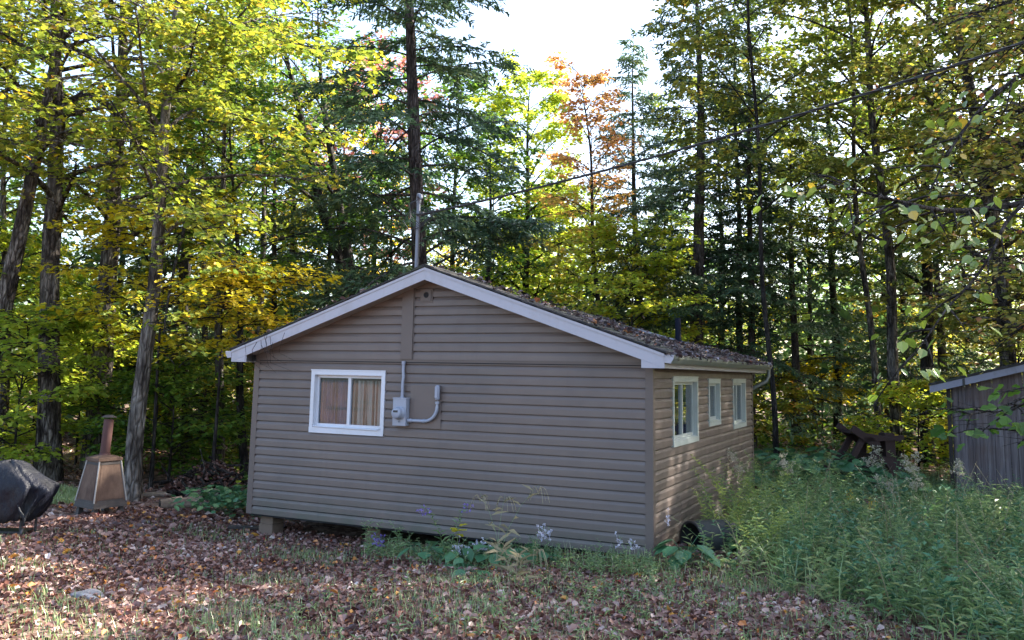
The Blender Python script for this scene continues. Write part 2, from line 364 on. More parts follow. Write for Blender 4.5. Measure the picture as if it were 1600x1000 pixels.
# ------------------------------------------------------------------ cabin
W, LEN, S = 6.321, 7.0, 0.127
XM = -W / 2
cabin = thing('cabin', 'small taupe vinyl-sided cabin with white fascia boards and a leaf-strewn low gable roof', 'cabin', (XM, LEN / 2, 0))
cp = lambda g, n, m, parent=None, label=None: wpart(g, n, m, parent or cabin, label)
ROOFZ = lambda x: 3.62 - 0.344 * abs(x - XM)      # top of the rake boards
def siding(g, O, A, NN, a0, a1, z0, z1, holes=(), topfn=None, proud=0.0, seams=0):
    O = np.array(O, float); A = np.array(A, float); NN = np.array(NN, float)
    prof = [(0.0, .021), (.57, .0195), (.62, .0175), (.875, .003), (.89, -.014), (1.0, -.014)]
    zs = []
    k0 = int(math.floor(z0 / S)) - 1; k1 = int(math.ceil(z1 / S)) + 1
    hz = sorted({z for h in holes for z in (h[1], h[3])})
    def off(z, k):
        t = (z - (z0 + k * S)) / S
        return np.interp(t, [p[0] for p in prof], [p[1] for p in prof]) + proud
    k = 0
    while z0 + k * S < z1 - 1e-6:
        zb = z0 + k * S
        br = sorted({zb + p[0] * S for p in prof} | {z for z in hz if zb < z < zb + S} | ({z1} if z1 < zb + S else set()))
        br = [z for z in br if z <= z1 + 1e-6]
        def spans(zm):
            sp = [(a0, a1)]
            for h in holes:
                if h[1] < zm < h[3]:
                    n2 = []
                    for p, q in sp:
                        if h[0] >= q or h[2] <= p: n2.append((p, q)); continue
                        if h[0] > p: n2.append((p, h[0]))
                        if h[2] < q: n2.append((h[2], q))
                    sp = n2
            return sp
        def clip(p, q, z):
            if topfn is None: return p, q
            lo, hi = topfn(z); return min(max(p, lo), hi), max(min(q, hi), lo)
        for zl, zh in zip(br[:-1], br[1:]):
            for p, q in spans((zl + zh) / 2):
                pl, ql = clip(p, q, zl); ph, qh = clip(p, q, zh)
                if ql - pl < 1e-4: continue
                P = lambda a, z: O + A * a + NN * off(z, k) + np.array([0, 0, z])
                g.add([P(pl, zl), P(ql, zl), P(qh, zh), P(ph, zh)], [(0, 1, 2, 3)], .5)
        for p, q in spans(zb + 1e-4):
            p, q = clip(p, q, zb)
            if q - p > 1e-4:
                P = lambda a, o: O + A * a + NN * o + np.array([0, 0, zb])
                g.add([P(p, proud), P(q, proud), P(q, off(zb, k)), P(p, off(zb, k))], [(0, 1, 2, 3)], .5)
        if seams and k % 2 == 0:                     # overlap of two panel lengths, every second course pair
            sr = random.Random(seams * 100 + k)
            for q0 in [a0 + (a1 - a0) * sr.uniform(.08, .92) for _ in range(1 if sr.random() < .75 else 2)]:
                for kk in (k, k + 1):
                    zz = z0 + kk * S
                    if zz + S > z1 or any(h[0] - .1 < q0 < h[2] + .1 and h[1] - S < zz < h[3] for h in holes): continue
                    if topfn is not None and not (topfn(zz + S)[0] + .1 < q0 < topfn(zz + S)[1] - .1): continue
                    pr = [(t * S, o_ + proud + .0022) for t, o_ in prof[:4]]
                    V = [O + A * aa + NN * o_ + np.array([0, 0, zz + t]) for aa in (q0, q0 + .035) for t, o_ in pr]
                    g.add(V, [(i, 4 + i, 5 + i, 1 + i) for i in range(3)])
                    V = [O + A * q0 + NN * (o_ - .0022 * e) + np.array([0, 0, zz + t]) for e in (0, 1) for t, o_ in pr]
                    g.add(V, [(i, i + 1, 5 + i, 4 + i) for i in range(3)])
        k += 1
WF = (-5.236, 1.257, -3.925, 2.170)                # front window: x0, z0, x1, z1
WR = [(0.935, 1.245, 2.375, 2.170, 2), (3.10, 1.416, 3.97, 2.142, 1), (5.04, 1.28, 6.25, 2.145, 2)]
BELT = 2.345
g = G(); siding(g, (0, 0, 0), (1, 0, 0), (0, -1, 0), -W, 0, 0, BELT, [WF], seams=3); cp(g, 'front_wall', M['siding'])
g = G()
siding(g, (0, 0, 0), (1, 0, 0), (0, -1, 0), -W + .0, 0, BELT, 3.58, [], lambda z: (XM - max(0, (3.58 - z) / .344), XM + max(0, (3.58 - z) / .344)), .008, seams=5)
cp(g, 'gable_wall', M['siding'])
g = G(); siding(g, (0, 0, 0), (0, 1, 0), (1, 0, 0), 0, LEN, 0, 2.30, [h[:4] for h in WR], seams=7); cp(g, 'side_wall', M['siding'])
g = G(); siding(g, (-W, 0, 0), (0, 1, 0), (-1, 0, 0), 0, LEN, 0, 2.30); cp(g, 'side_wall', M['siding'])
g = G(); siding(g, (0, LEN, 0), (1, 0, 0), (0, 1, 0), -W, 0, 0, BELT, []); siding(g, (0, LEN, 0), (1, 0, 0), (0, 1, 0), -W, 0, BELT, 3.30, [], lambda z: (XM - max(0, (3.30 - z) / .344), XM + max(0, (3.30 - z) / .344)))
cp(g, 'back_wall', M['siding'])
for x0, x1, y0, y1 in ((-.078, .024, -.024, -.004), (.004, .024, -.0035, .078), (-W - .024, -W + .078, -.024, -.004), (-W - .024, -W - .004, -.0035, .078), (.004, .024, LEN - .078, LEN + .024), (-W - .024, -W - .004, LEN - .078, LEN + .024)):
    g = G(); g.box((x0, y0, -.004), (x1, y1, 2.278)); cp(g, 'corner_trim', M['trim'])
g = G(); g.box((-W + .08, -.026, BELT - .030), (-.08, -.004, BELT - .002)); g.box((-W + .08, -.034, BELT - .0015), (-.08, -.004, BELT + .006)); cp(g, 'belt_trim', M['trim'])
g = G(); g.box((-W + .08, -.0285, BELT - .044), (-.08, -.005, BELT - .032)); cp(g, 'belt_shadow_strip', M['dark'])  # near-black strip paints the shadow line under the belt
g = G(); g.box((-3.672, -.045, BELT + .008), (-3.482, -.006, 3.45)); g.box((-3.478, -.034, BELT + .008), (-3.466, -.006, 3.43)); cp(g, 'gable_batten', M['trim'])
g = G(); g.box((-3.375, -.036, 3.155), (-3.175, -.008, 3.352)); g.box((-3.352, -.048, 3.178), (-3.198, -.037, 3.330)); v = cp(g, 'gable_vent', M['trim'])
g = G(); g.lathe([(.001, 0), (.032, 0), (.036, .006), (.040, .006), (.042, 0)], (-3.275, -.0485, 3.262), 20, axis=(0, -1, 0)); cp(g, 'vent_hole', M['dark'], v)
# roof
oh = .30; EX = .245
def sagz(x, y):
    """the old roof sags: the ridge drops toward the back of the cabin"""
    return .24 * smooth(-.2, 4.2, y) * np.minimum(1, 1.7 * np.clip(1 - np.abs(np.asarray(x, float) - XM) / (W / 2 + EX), 0, 1))
def warp(g):
    for v in g.v: v[:, 2] -= sagz(v[:, 0], v[:, 1])
    return g
def slab(x0, z0, x1, z1, y0, y1, t):
    return [(x0, y0, z0 - t), (x1, y0, z1 - t), (x1, y1, z1 - t), (x0, y1, z0 - t), (x0, y0, z0), (x1, y0, z1), (x1, y1, z1), (x0, y1, z0)]
zr = ROOFZ(XM) + .035; ze = zr - .344 * (W / 2 + EX + .03)
roof = None
def roofpart():
    g = G()
    for sgn in (1, -1):
        n = 16
        for i in range(n):                           # shingle courses: each laps the one below it
            t0, t1 = i / n, (i + 1) / n
            xa, xb = XM + sgn * (W / 2 + EX + .03) * t0, XM + sgn * (W / 2 + EX + .03) * t1
            za, zb = zr + (ze - zr) * t0, zr + (ze - zr) * t1
            p, q = (xa, za), (xb, zb + .008)
            if sgn < 0: p, q = q, p
            ys_ = [-oh - .02, .4, 1.2, 2.0, 2.9, 4.2, LEN + oh + .02]
            for ya, yb in zip(ys_[:-1], ys_[1:]): g.hexa(slab(p[0], p[1], q[0], q[1], ya, yb, .022))
    for ya, yb in zip(ys_[:-1], ys_[1:]): g.hexa(slab(XM, zr + .018, XM + .16, zr + .018 - .054, ya, yb, .014)); g.hexa(slab(XM - .16, zr + .018 - .054, XM, zr + .018, ya, yb, .014))
    return warp(g)
roof = cp(roofpart(), 'roof', M['shingle'])
for yy in (-oh, LEN + oh - .02):
    for sgn in (1, -1):
        g = G(); xa, xb = XM, XM + sgn * (W / 2 + EX)
        if sgn < 0: xa, xb = xb, xa
        g.hexa(slab(xa, ROOFZ(xa), xb, ROOFZ(xb), yy, yy + .02, .168))
        xa2, xb2 = (xa, xb)
        g.hexa(slab(xa, ROOFZ(xa) + .004, xb, ROOFZ(xb) + .004, yy - .010, yy - .001, .036))      # drip flange
        if sgn > 0: bx = (-.045, xb - .002)
        else: bx = (xa + .002, -W + .045)
        a0, a1 = ROOFZ(bx[0]) - .17, ROOFZ(bx[1]) - .17
        g.hexa([(bx[0], yy + .001, 2.278), (bx[1], yy + .001, 2.277), (bx[1], yy + .019, 2.277), (bx[0], yy + .019, 2.278), (bx[0], yy + .001, max(a0, 2.28)), (bx[1], yy + .001, max(a1, 2.28)), (bx[1], yy + .019, max(a1, 2.28)), (bx[0], yy + .019, max(a0, 2.28))])
        cp(warp(g), 'fascia_board', M['fascia'], roof)
for sgn in (1, -1):
    xo = XM + sgn * (W / 2 + EX)
    g = G(); g.box((min(xo, xo - sgn * .02), -oh + .021, 2.278), (max(xo, xo - sgn * .02), LEN + oh - .021, ROOFZ(xo) - .004)); cp(g, 'fascia_board', M['fascia'], roof)
    g = G(); xi = 0.0 if sgn > 0 else -W
    g.box((min(xi, xo) + .021 * (sgn < 0), -oh + .021, 2.280), (max(xi, xo) - .021 * (sgn > 0), LEN + oh - .021, 2.292)); cp(g, 'soffit', M['soffit'], roof)
    for y0, y1 in ((-oh + .021, -.002), (LEN + .002, LEN + oh - .021)):
        g = G(); xa, xb = (XM, -.02) if sgn > 0 else (-W + .02, XM)
        g.hexa(slab(xa, ROOFZ(xa) - .135, xb, ROOFZ(xb) - .135, y0, y1, .012)); cp(warp(g), 'soffit', M['soffit'], roof)
    # gutter: open trough with a rolled lip, end caps, and a downspout at the far end
    x1_ = xo + sgn * .002; pr = [(0, 2.44), (0, 2.345), (.075, 2.335), (.112, 2.395), (.118, 2.437), (.108, 2.442), (.104, 2.432), (.098, 2.396), (.068, 2.347), (.008, 2.352), (.006, 2.44)]
    g = G(); ys = np.array([-oh, LEN + oh]); V = []
    for y in ys: V += [(x1_ + sgn * a, y, z) for a, z in pr]
    n = len(pr); g.add(V, [(i, (i + 1) % n, n + (i + 1) % n, n + i) for i in range(n)], .5)
    gt = cp(g, 'gutter', M['gutter'])
    for y in (-oh - .003, LEN + oh + .003):
        g = G(); q = pr[:5]; k = len(q)
        g.add([(x1_ + sgn * a, y - .002, z) for a, z in q] + [(x1_ + sgn * a, y + .002, z) for a, z in q], [tuple(range(k)), tuple(range(2 * k - 1, k - 1, -1))])
        g.add([(x1_ + sgn * a, yy, z) for yy in (y - .002, y + .002) for a, z in q], [(i, (i + 1) % k, k + (i + 1) % k, k + i) for i in range(k)])
        cp(g, 'end_cap', M['fascia'], gt)
    g = G(); xw = (0 if sgn > 0 else -W); g.tube([(x1_ + sgn * .06, LEN + .2, 2.34), (x1_ + sgn * .06, LEN + .2, 2.22), (x1_ + sgn * .02, LEN + .16, 2.12), (xw + sgn * .03, LEN + .09, 1.98), (xw - sgn * .08, LEN + .075, 1.88), (xw - sgn * .08, LEN + .075, .3)], .036, 6)
    cp(g, 'downspout', M['gutter'], gt)
g = G(); g.lathe([(.055, -.3), (.055, .50), (.048, .50), (.048, .2)], (-1.02, 5.3, 2.76), 16); g.lathe([(.13, -.02), (.07, .04), (.055, .08)], (-1.02, 5.3, 2.76), 16); cp(g, 'vent_stack', M['stack'], roof)
# floor frame, piers, loose skirting
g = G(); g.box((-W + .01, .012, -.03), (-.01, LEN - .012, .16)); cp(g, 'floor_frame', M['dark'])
for i, (x, y) in enumerate([(-6.05, .22), (-4.2, .35), (-2.2, .35), (-.3, .25), (-6.05, 3.5), (-3.1, 3.5), (-.3, 3.5), (-6.05, 6.6), (-3.1, 6.6), (-.3, 6.6)]):
    g = G(); z = float(gz(x, y)); g.box((x - .13, y - .13, z - .2), (x + .13, y + .13, z + (-.031 - z) * .55)); g.box((x - .11, y - .12, z + (-.031 - z) * .55 + .002), (x + .12, y + .13, -.031)); cp(g, 'pier', M['concrete'])

def window(O, A, NN, a0, z0, a1, z1, cols, mats, curt, casing=.062, dep=.075, bottom=.075):
    O = np.array(O, float); A = np.array(A, float); NN = np.array(NN, float)
    def bx(g, p0, p1, q0, q1, o0, o1):
        c = []
        for z in (q0, q1):
            for a, o in ((p0, o0), (p1, o0), (p1, o1), (p0, o1)): c.append(O + A * a + NN * o + np.array([0, 0, z]))
        g.hexa(c); return g
    cas, sas, gl = mats
    g = G(); t = casing
    bx(g, a0, a1, z1 - t, z1, -.006, .030); bx(g, a0, a1, z0, z0 + bottom, -.006, .034)
    bx(g, a0, a0 + t, z0 + bottom, z1 - t, -.006, .0295); bx(g, a1 - t, a1, z0 + bottom, z1 - t, -.006, .0295)
    bx(g, a0 - .006, a1 + .006, z1 + .0005, z1 + .016, 0, .036)
    win = cp(g, 'window', cas)
    g = G(); u = .010
    i0, i1, j0, j1 = a0 + t, a1 - t, z0 + bottom, z1 - t
    bx(g, i0 - u, i0, j0 - u, j1 + u, -dep, -.007); bx(g, i1, i1 + u, j0 - u, j1 + u, -dep, -.007)
    bx(g, i0, i1, j1, j1 + u, -dep, -.007); bx(g, i0, i1, j0 - u, j0, -dep, -.007)
    bx(g, i0, i1, j0, j0 + .012, -dep + .006, .012)
    cp(g, 'window_reveal', cas, win)
    g = G(); s = .042; o0, o1 = -dep + .001, -dep + .038
    bx(g, i0 + .001, i1 - .001, j1 - s, j1 - .001, o0, o1); bx(g, i0 + .001, i1 - .001, j0 + .013, j0 + .013 + s, o0, o1)
    bx(g, i0 + .001, i0 + s, j0 + .013 + s, j1 - s, o0, o1); bx(g, i1 - s, i1 - .001, j0 + .013 + s, j1 - s, o0, o1)
    edges = [i0 + s]
    if cols == 2:
        m = (i0 + i1) / 2; bx(g, m - .024, m + .024, j0 + .013 + s, j1 - s, o0, o1 + .006); panes = [(i0 + s, m - .024), (m + .024, i1 - s)]
    else: panes = [(i0 + s, i1 - s)]
    cp(g, 'window_frame', sas, win)
    for k, (p, q) in enumerate(panes):
        g = G(); bx(g, p - .002, q + .002, j0 + .013 + s - .002, j1 - s + .002, -dep + .014, -dep + .018); cp(g, 'pane', gl, win)
    for (p, q, m, amp) in curt:
        nx = 120; aa = np.linspace(p, q, nx); g = G(); r2 = np.random.default_rng(int(abs(p) * 100))
        ph = np.cumsum(r2.uniform(.35, .75, nx)) * (9.0 * (q - p) / .6) / 9
        o = -dep - .07 + amp * np.sin(ph); zz = [j0 - .1, j1 - .075]
        V = [O + A * a + NN * (oo + .01 * zi * np.sin(a * 40)) + np.array([0, 0, z]) for zi, z in enumerate(zz) for a, oo in zip(aa, o)]
        g.add(V, [(i, i + 1, nx + i + 1, nx + i) for i in range(nx - 1)], .5, True); cp(g, 'curtain', m, win)
    return win, (i0, i1, j0, j1)
wn, _ = window((0, 0, 0), (1, 0, 0), (0, -1, 0), *WF, 2, (M['white'], M['white'], M['glass']), [(-5.2, -4.60, M['curtain_grey'], .018), (-4.585, -3.98, M['curtain'], .022)], bottom=.08)
g = G(); g.tube([(-5.15, -.038, 1.352), (-4.02, -.04, 1.338)], .010, 6); g.lathe([(.001, 0), (.016, 0), (.013, .02), (.001, .02)], (-4.00, -.05, 1.345), 8); cp(g, 'sill_rail', M['white'], wn)
for (p, z0, q, z1, c) in WR:
    m = (p + q) / 2
    cu = [(m + .05, q - .08, M['curtain_grey'], .02)] if c == 2 else [(p + .05, q - .05, M['curtain_grey'], .015)]
    window((0, 0, 0), (0, 1, 0), (1, 0, 0), p, z0, q, z1, c, (M['white_dirty'], M['white_dirty'], M['glass']), cu)
g = G(); g.box((-W + .3, .5, .165), (-.3, LEN - .5, .18)); g.box((-W + .3, .45, .185), (-.3, .46, 2.27)); g.box((-.46, .52, .185), (-.45, LEN - .5, 2.27)); g.box((-W + .3, .52, 2.28), (-.3, LEN - .5, 2.29)); cp(g, 'inner_lining', M['dark'])
# electric meter, conduits, mast
g = G(); g.box((-3.72, -.115, 1.425), (-3.505, -.021, 1.80)); g.box((-3.727, -.120, 1.795), (-3.498, -.019, 1.812)); mb = cp(g, 'meter_box', M['box_metal'])
g = G(); g.lathe([(.001, .10), (.055, .10), (.072, .09), (.078, .07), (.078, .02), (.094, .018), (.096, 0)], (-3.612, -.1155, 1.60), 28, axis=(0, -1, 0)); mt = cp(g, 'meter', M['box_metal'], mb)
g = G(); g.box((-3.650, -.2185, 1.612), (-3.574, -.2165, 1.640)); cp(g, 'meter_display', M['black'], mt)
g = G(); g.box((-3.62, -.125, 1.47), (-3.60, -.1165, 1.495)); cp(g, 'latch', M['mast'], mb)
g = G(); g.tube([(-3.605, -.062, 1.80), (-3.605, -.062, 2.02), (-3.598, -.058, 2.10), (-3.612, -.048, 2.20), (-3.612, -.048, 2.31)], .021, 12); g.lathe([(.028, 0), (.028, .05)], (-3.612, -.048, 2.275), 12); g.lathe([(.03, 0), (.03, .03)], (-3.605, -.062, 1.80), 12); cp(g, 'conduit', M['pvc'])
g = G(); g.box((-3.49, -.030, 1.40), (-2.99, -.0225, 1.99)); cp(g, 'mounting_plate', M['siding'])
g = G(); aa = np.linspace(0, math.pi / 2, 9); arc = [(-3.23 + .20 * math.sin(t), -.068, 1.70 - .20 * math.cos(t)) for t in aa]
g.tube([(-3.50, -.068, 1.497), (-3.42, -.068, 1.50)] + arc + [(-3.03, -.068, 1.80)], .023, 12); 
for p in (-3.46, -3.25): g.lathe([(.029, 0), (.029, .03)], (p, -.068, 1.50), 12, axis=(1, 0, 0))
g.lathe([(.029, 0), (.029, .035)], (-3.03, -.068, 1.74), 12); cp(g, 'elbow_conduit', M['box_metal'])
g = G(); g.lathe([(.001, -.01), (.03, 0), (.034, .02), (.034, .17), (.026, .195), (.001, .20)], (-3.03, -.068, 1.80), 14); g.box((-3.052, -.108, 1.83), (-3.008, -.098, 1.98)); cp(g, 'conduit_fitting', M['pvc'])
MX = -3.50
g = G(); g.tube([(MX, .03, 3.35), (MX + .0, .03, 4.62)], .028, 14); mast = cp(g, 'service_mast', M['mast'])
g = G(); g.tube([(MX, .03, 4.62), (MX, .03, 4.68), (MX + .02, .0, 4.73), (MX + .07, -.03, 4.71), (MX + .09, -.04, 4.66)], [.036, .038, .036, .032, .02], 10); cp(g, 'weatherhead', M['mast'], mast)
g = G(); g.tube([(MX + .036, .02, 4.5), (MX + .04, .01, 4.0), (MX + .05, .0, 3.66)], .008, 6); g.tube([(MX + .03, .0, 4.42), (MX - .1, -.05, 4.5), (MX - .2, -.05, 4.35), (MX - .12, -.03, 4.22), (MX + .05, -.03, 4.24), (MX + .25, -.06, 4.30)], .007, 5)
for k in range(3): g.tube([(MX + .07, -.04, 4.67), (MX - .06 - .02 * k, -.08, 4.60), (MX - .05, -.1, 4.42 - .05 * k), (MX + .1, -.08, 4.28 - .03 * k), (MX + .35, -.1, 4.42)], .006, 5)
cp(g, 'drip_loop_wires', M['black'], mast)
g = G(); g.tube([(MX, -.02, 4.44), (MX + .10, -.03, 4.44)], .014, 6); g.lathe([(.02, -.03), (.035, -.01), (.035, .01), (.02, .03)], (MX + .11, -.03, 4.44), 12); cp(g, 'insulator', M['black'], mast)

# overhead service cable from the mast to a pole beyond the right edge
A0 = np.array([MX + .13, -.03, 4.44]); r_ = FW + RT * (1700 - 800) / FPX + UP * (PYC - 32) / FPX; A1 = CAM + r_ * 8.5
t = np.linspace(0, 1, 60)[:, None]; P = A0 + (A1 - A0) * t - np.array([0, 0, 1.0]) * (.13 * 4 * t * (1 - t))
g = G(); g.tube(P, .007, 6)
for ph in (0, 2.1, 4.2):
    tt = np.linspace(0, 1, 400)[:, None]; Q = A0 + (A1 - A0) * tt - np.array([0, 0, 1.0]) * (.13 * 4 * tt * (1 - tt)); an = tt[:, 0] * 90 + ph
    Q = Q + np.stack([0 * an, np.cos(an) * .012, np.sin(an) * .012], 1); g.tube(Q, .0065, 4)
o = g.obj('power_cable', M['black']); tag(o, 'twisted black overhead power cable sagging from the roof mast up to the right', 'cable')

# ------------------------------------------------------------------ vegetation generators
LEAF4 = ([(0, 0, 0), (.45, .5, .10), (1, 0, -.05), (.45, -.5, .10)], [(0, 1, 2), (0, 2, 3)])
LEAFM = ([(0, 0, 0), (.12, .30, .02), (.38, .50, .09), (.50, .26, .05), (.78, .34, .02), (1, 0, -.08), (.78, -.34, .02), (.50, -.26, .05), (.38, -.50, .09), (.12, -.30, .02)],
         [(0, 1, 2, 3), (0, 3, 4, 5), (0, 5, 6, 7), (0, 7, 8, 9)])
LEAFO = ([(0, 0, 0), (.22, .36, .04), (.6, .40, .03), (1, 0, -.10), (.6, -.40, .03), (.22, -.36, .04)], [(0, 1, 2, 3), (0, 3, 4, 5)])
CURL = ([(0, 0, .02), (.25, .40, .24), (.72, .34, .34), (1, 0, .0), (.75, -.42, .16), (.28, -.46, .34)], [(0, 1, 2, 3), (0, 3, 4, 5)])
BLADE = ([(0, .5, 0), (0, -.5, 0), (.5, -.38, .10), (.5, .38, .10), (1, 0, .02)], [(0, 1, 2, 3), (3, 2, 4)])
LANCE = ([(0, 0, 0), (.4, .5, .10), (1, 0, -.10), (.4, -.5, .10)], [(0, 1, 2), (0, 2, 3)])
NEED = ([(0, .5, 0), (0, -.5, 0), (1, -.25, -.12), (1, .25, -.12)], [(0, 1, 2, 3)])

def unit(v): v = np.asarray(v, float); return v / (np.linalg.norm(v, axis=-1, keepdims=True) + 1e-9)
def barkrough(seed, amt=.10):
    r = np.random.default_rng(seed); ph = r.uniform(0, 6.28, 5)
    def f(P, a):
        z = P[:, 2][:, None]; a = a[None, :]
        return 1 + amt * (.5 * np.sin(3 * a + ph[0] + z * .8) + .35 * np.sin(5 * a + ph[1] - z * 1.7) + .35 * np.sin(9 * a + ph[2] + z * 3.1) + .3 * np.sin(13 * a + ph[3] - z * 5) * np.sin(z * 7 + ph[4]))
    return f
def trunk_path(H, path, rng, n=26, wob=.05):
    """path: [(z, dx, dy)] control points"""
    z = np.linspace(0, 1, n) ** 1.1 * H; pz = [p[0] for p in path]
    x = np.interp(z, pz, [p[1] for p in path]); y = np.interp(z, pz, [p[2] for p in path])
    k = np.ones(5) / 5
    xs = np.convolve(np.pad(x, 2, mode='edge'), k, 'valid'); ysm = np.convolve(np.pad(y, 2, mode='edge'), k, 'valid'); xs[0] = x[0]; ysm[0] = y[0]
    a, b = rng.uniform(0, 6, 2)
    return np.stack([xs + wob * np.sin(z * .9 + a) * np.minimum(z / 2, 1), ysm + wob * np.sin(z * .7 + b) * np.minimum(z / 2, 1), z], 1)
def broadleaf(seed, H, r0, path=((0, 0, 0), (30, 0, 0)), z0=2.5, nl=22, ll=3.4, rise=(15, 50), ns=8, ntw=5, nleaf=5, lsize=.11, tmpl=LEAF4, tint=(.5, .22), tfun=None, sag=.25, trunk=True, ztop=None, shape=None, azr=None, tilt=.45):
    rg = np.random.default_rng(seed); wood = G(); lv = G()
    TP = trunk_path(H, path, rg)
    tr = r0 * np.clip(1 - TP[:, 2] / H, 0.03, 1) ** .8 + r0 * .35 * np.exp(-TP[:, 2] / .25)
    if trunk:
        P2 = TP.copy(); P2[0, 2] = -.35
        wood.tube(P2, tr, 16 if r0 > .12 else 10, rough=barkrough(seed, .12 if r0 > .12 else .06))
    lP = []; lD = []; lN = []; lT = []
    ztop = ztop or H * .98
    for i in range(nl):
        t = (i + rg.uniform(.1, .9)) / nl; z = z0 + (ztop - z0) * t
        b = np.array([np.interp(z, TP[:, 2], TP[:, k]) for k in range(3)]); rb = np.interp(z, TP[:, 2], tr)
        az = i * 2.4 + rg.uniform(-.5, .5) if azr is None else rg.uniform(*azr)
        sh = (shape(t) if shape else (.55 + .45 * math.sin(math.pi * min(1, .15 + .9 * t)) if t < .85 else .5))
        Ln = ll * sh * rg.uniform(.75, 1.2); el = R(rg.uniform(*rise)) + .35 * t
        m = 8; s = np.linspace(0, 1, m)
        d = np.array([math.cos(az) * math.cos(el), math.sin(az) * math.cos(el), math.sin(el)])
        side = np.array([-math.sin(az), math.cos(az), 0])
        LP = b + np.outer(s, d) * Ln + np.outer(np.sin(s * 3 + rg.uniform(0, 6)) * .06 * Ln * s, side) - np.outer(s ** 2.2 * sag * Ln, [0, 0, 1])
        wood.tube(LP, np.maximum(rb * .42, .012) * (1 - .85 * s) + .004, 6, cap=False)
        for j in range(ns):
            q = .22 + .78 * (j + rg.uniform(0, .9)) / ns; q = min(q, .99)
            bp = np.array([np.interp(q, s, LP[:, k]) for k in range(3)])
            sgn = 1 if j % 2 else -1; a2 = az + sgn * R(rg.uniform(25, 65)); e2 = R(rg.uniform(-8, 28))
            L2 = Ln * (.42 * (1 - .5 * q)) * rg.uniform(.7, 1.2) + .22
            d2 = np.array([math.cos(a2) * math.cos(e2), math.sin(a2) * math.cos(e2), math.sin(e2)])
            s2 = np.linspace(0, 1, 4); SP = bp + np.outer(s2, d2) * L2 - np.outer(s2 ** 2 * .15 * L2, [0, 0, 1])
            wood.tube(SP, .011 * (1 - .8 * s2) + .002, 4, cap=False)
            for kx in range(ntw):
                q2 = .15 + .85 * (kx + rg.uniform(0, 1)) / ntw; tp = SP[0] + (SP[-1] - SP[0]) * q2
                a3 = a2 + (1 if kx % 2 else -1) * R(rg.uniform(15, 70)); L3 = rg.uniform(.18, .45) * min(1.2, .6 + L2 * .4)
                d3 = np.array([math.cos(a3), math.sin(a3), rg.uniform(-.2, .25)])
                wood.tube(np.array([tp, tp + d3 * L3]), [.004, .0015], 3, cap=False)
                nn = max(1, int(rg.poisson(nleaf)))
                u = rg.uniform(.1, 1.1, nn)[:, None]; pos = tp + d3 * L3 * u + rg.normal(0, .05, (nn, 3))
                lP.append(pos); a4 = a3 + rg.normal(0, .9, nn)
                lD.append(np.stack([np.cos(a4), np.sin(a4), rg.normal(-.25, .3, nn)], 1))
                lN.append(np.stack([rg.normal(0, tilt, nn), rg.normal(0, tilt, nn), np.ones(nn)], 1))
                base = tint[0] + rg.normal(0, tint[1] * .5)
                lT.append(np.clip(base + rg.normal(0, tint[1] * .7, nn), 0, 1))
    P = np.concatenate(lP); D = np.concatenate(lD); Nn = np.concatenate(lN); T = np.concatenate(lT)
    if tfun is not None: T = np.clip(T + tfun(P), 0, 1)
    sz = lsize * rg.uniform(.65, 1.3, len(P))
    lv.leaves(P, D, Nn, sz, sz * rg.uniform(.75, 1.05, len(P)), tmpl, T)
    return wood, lv
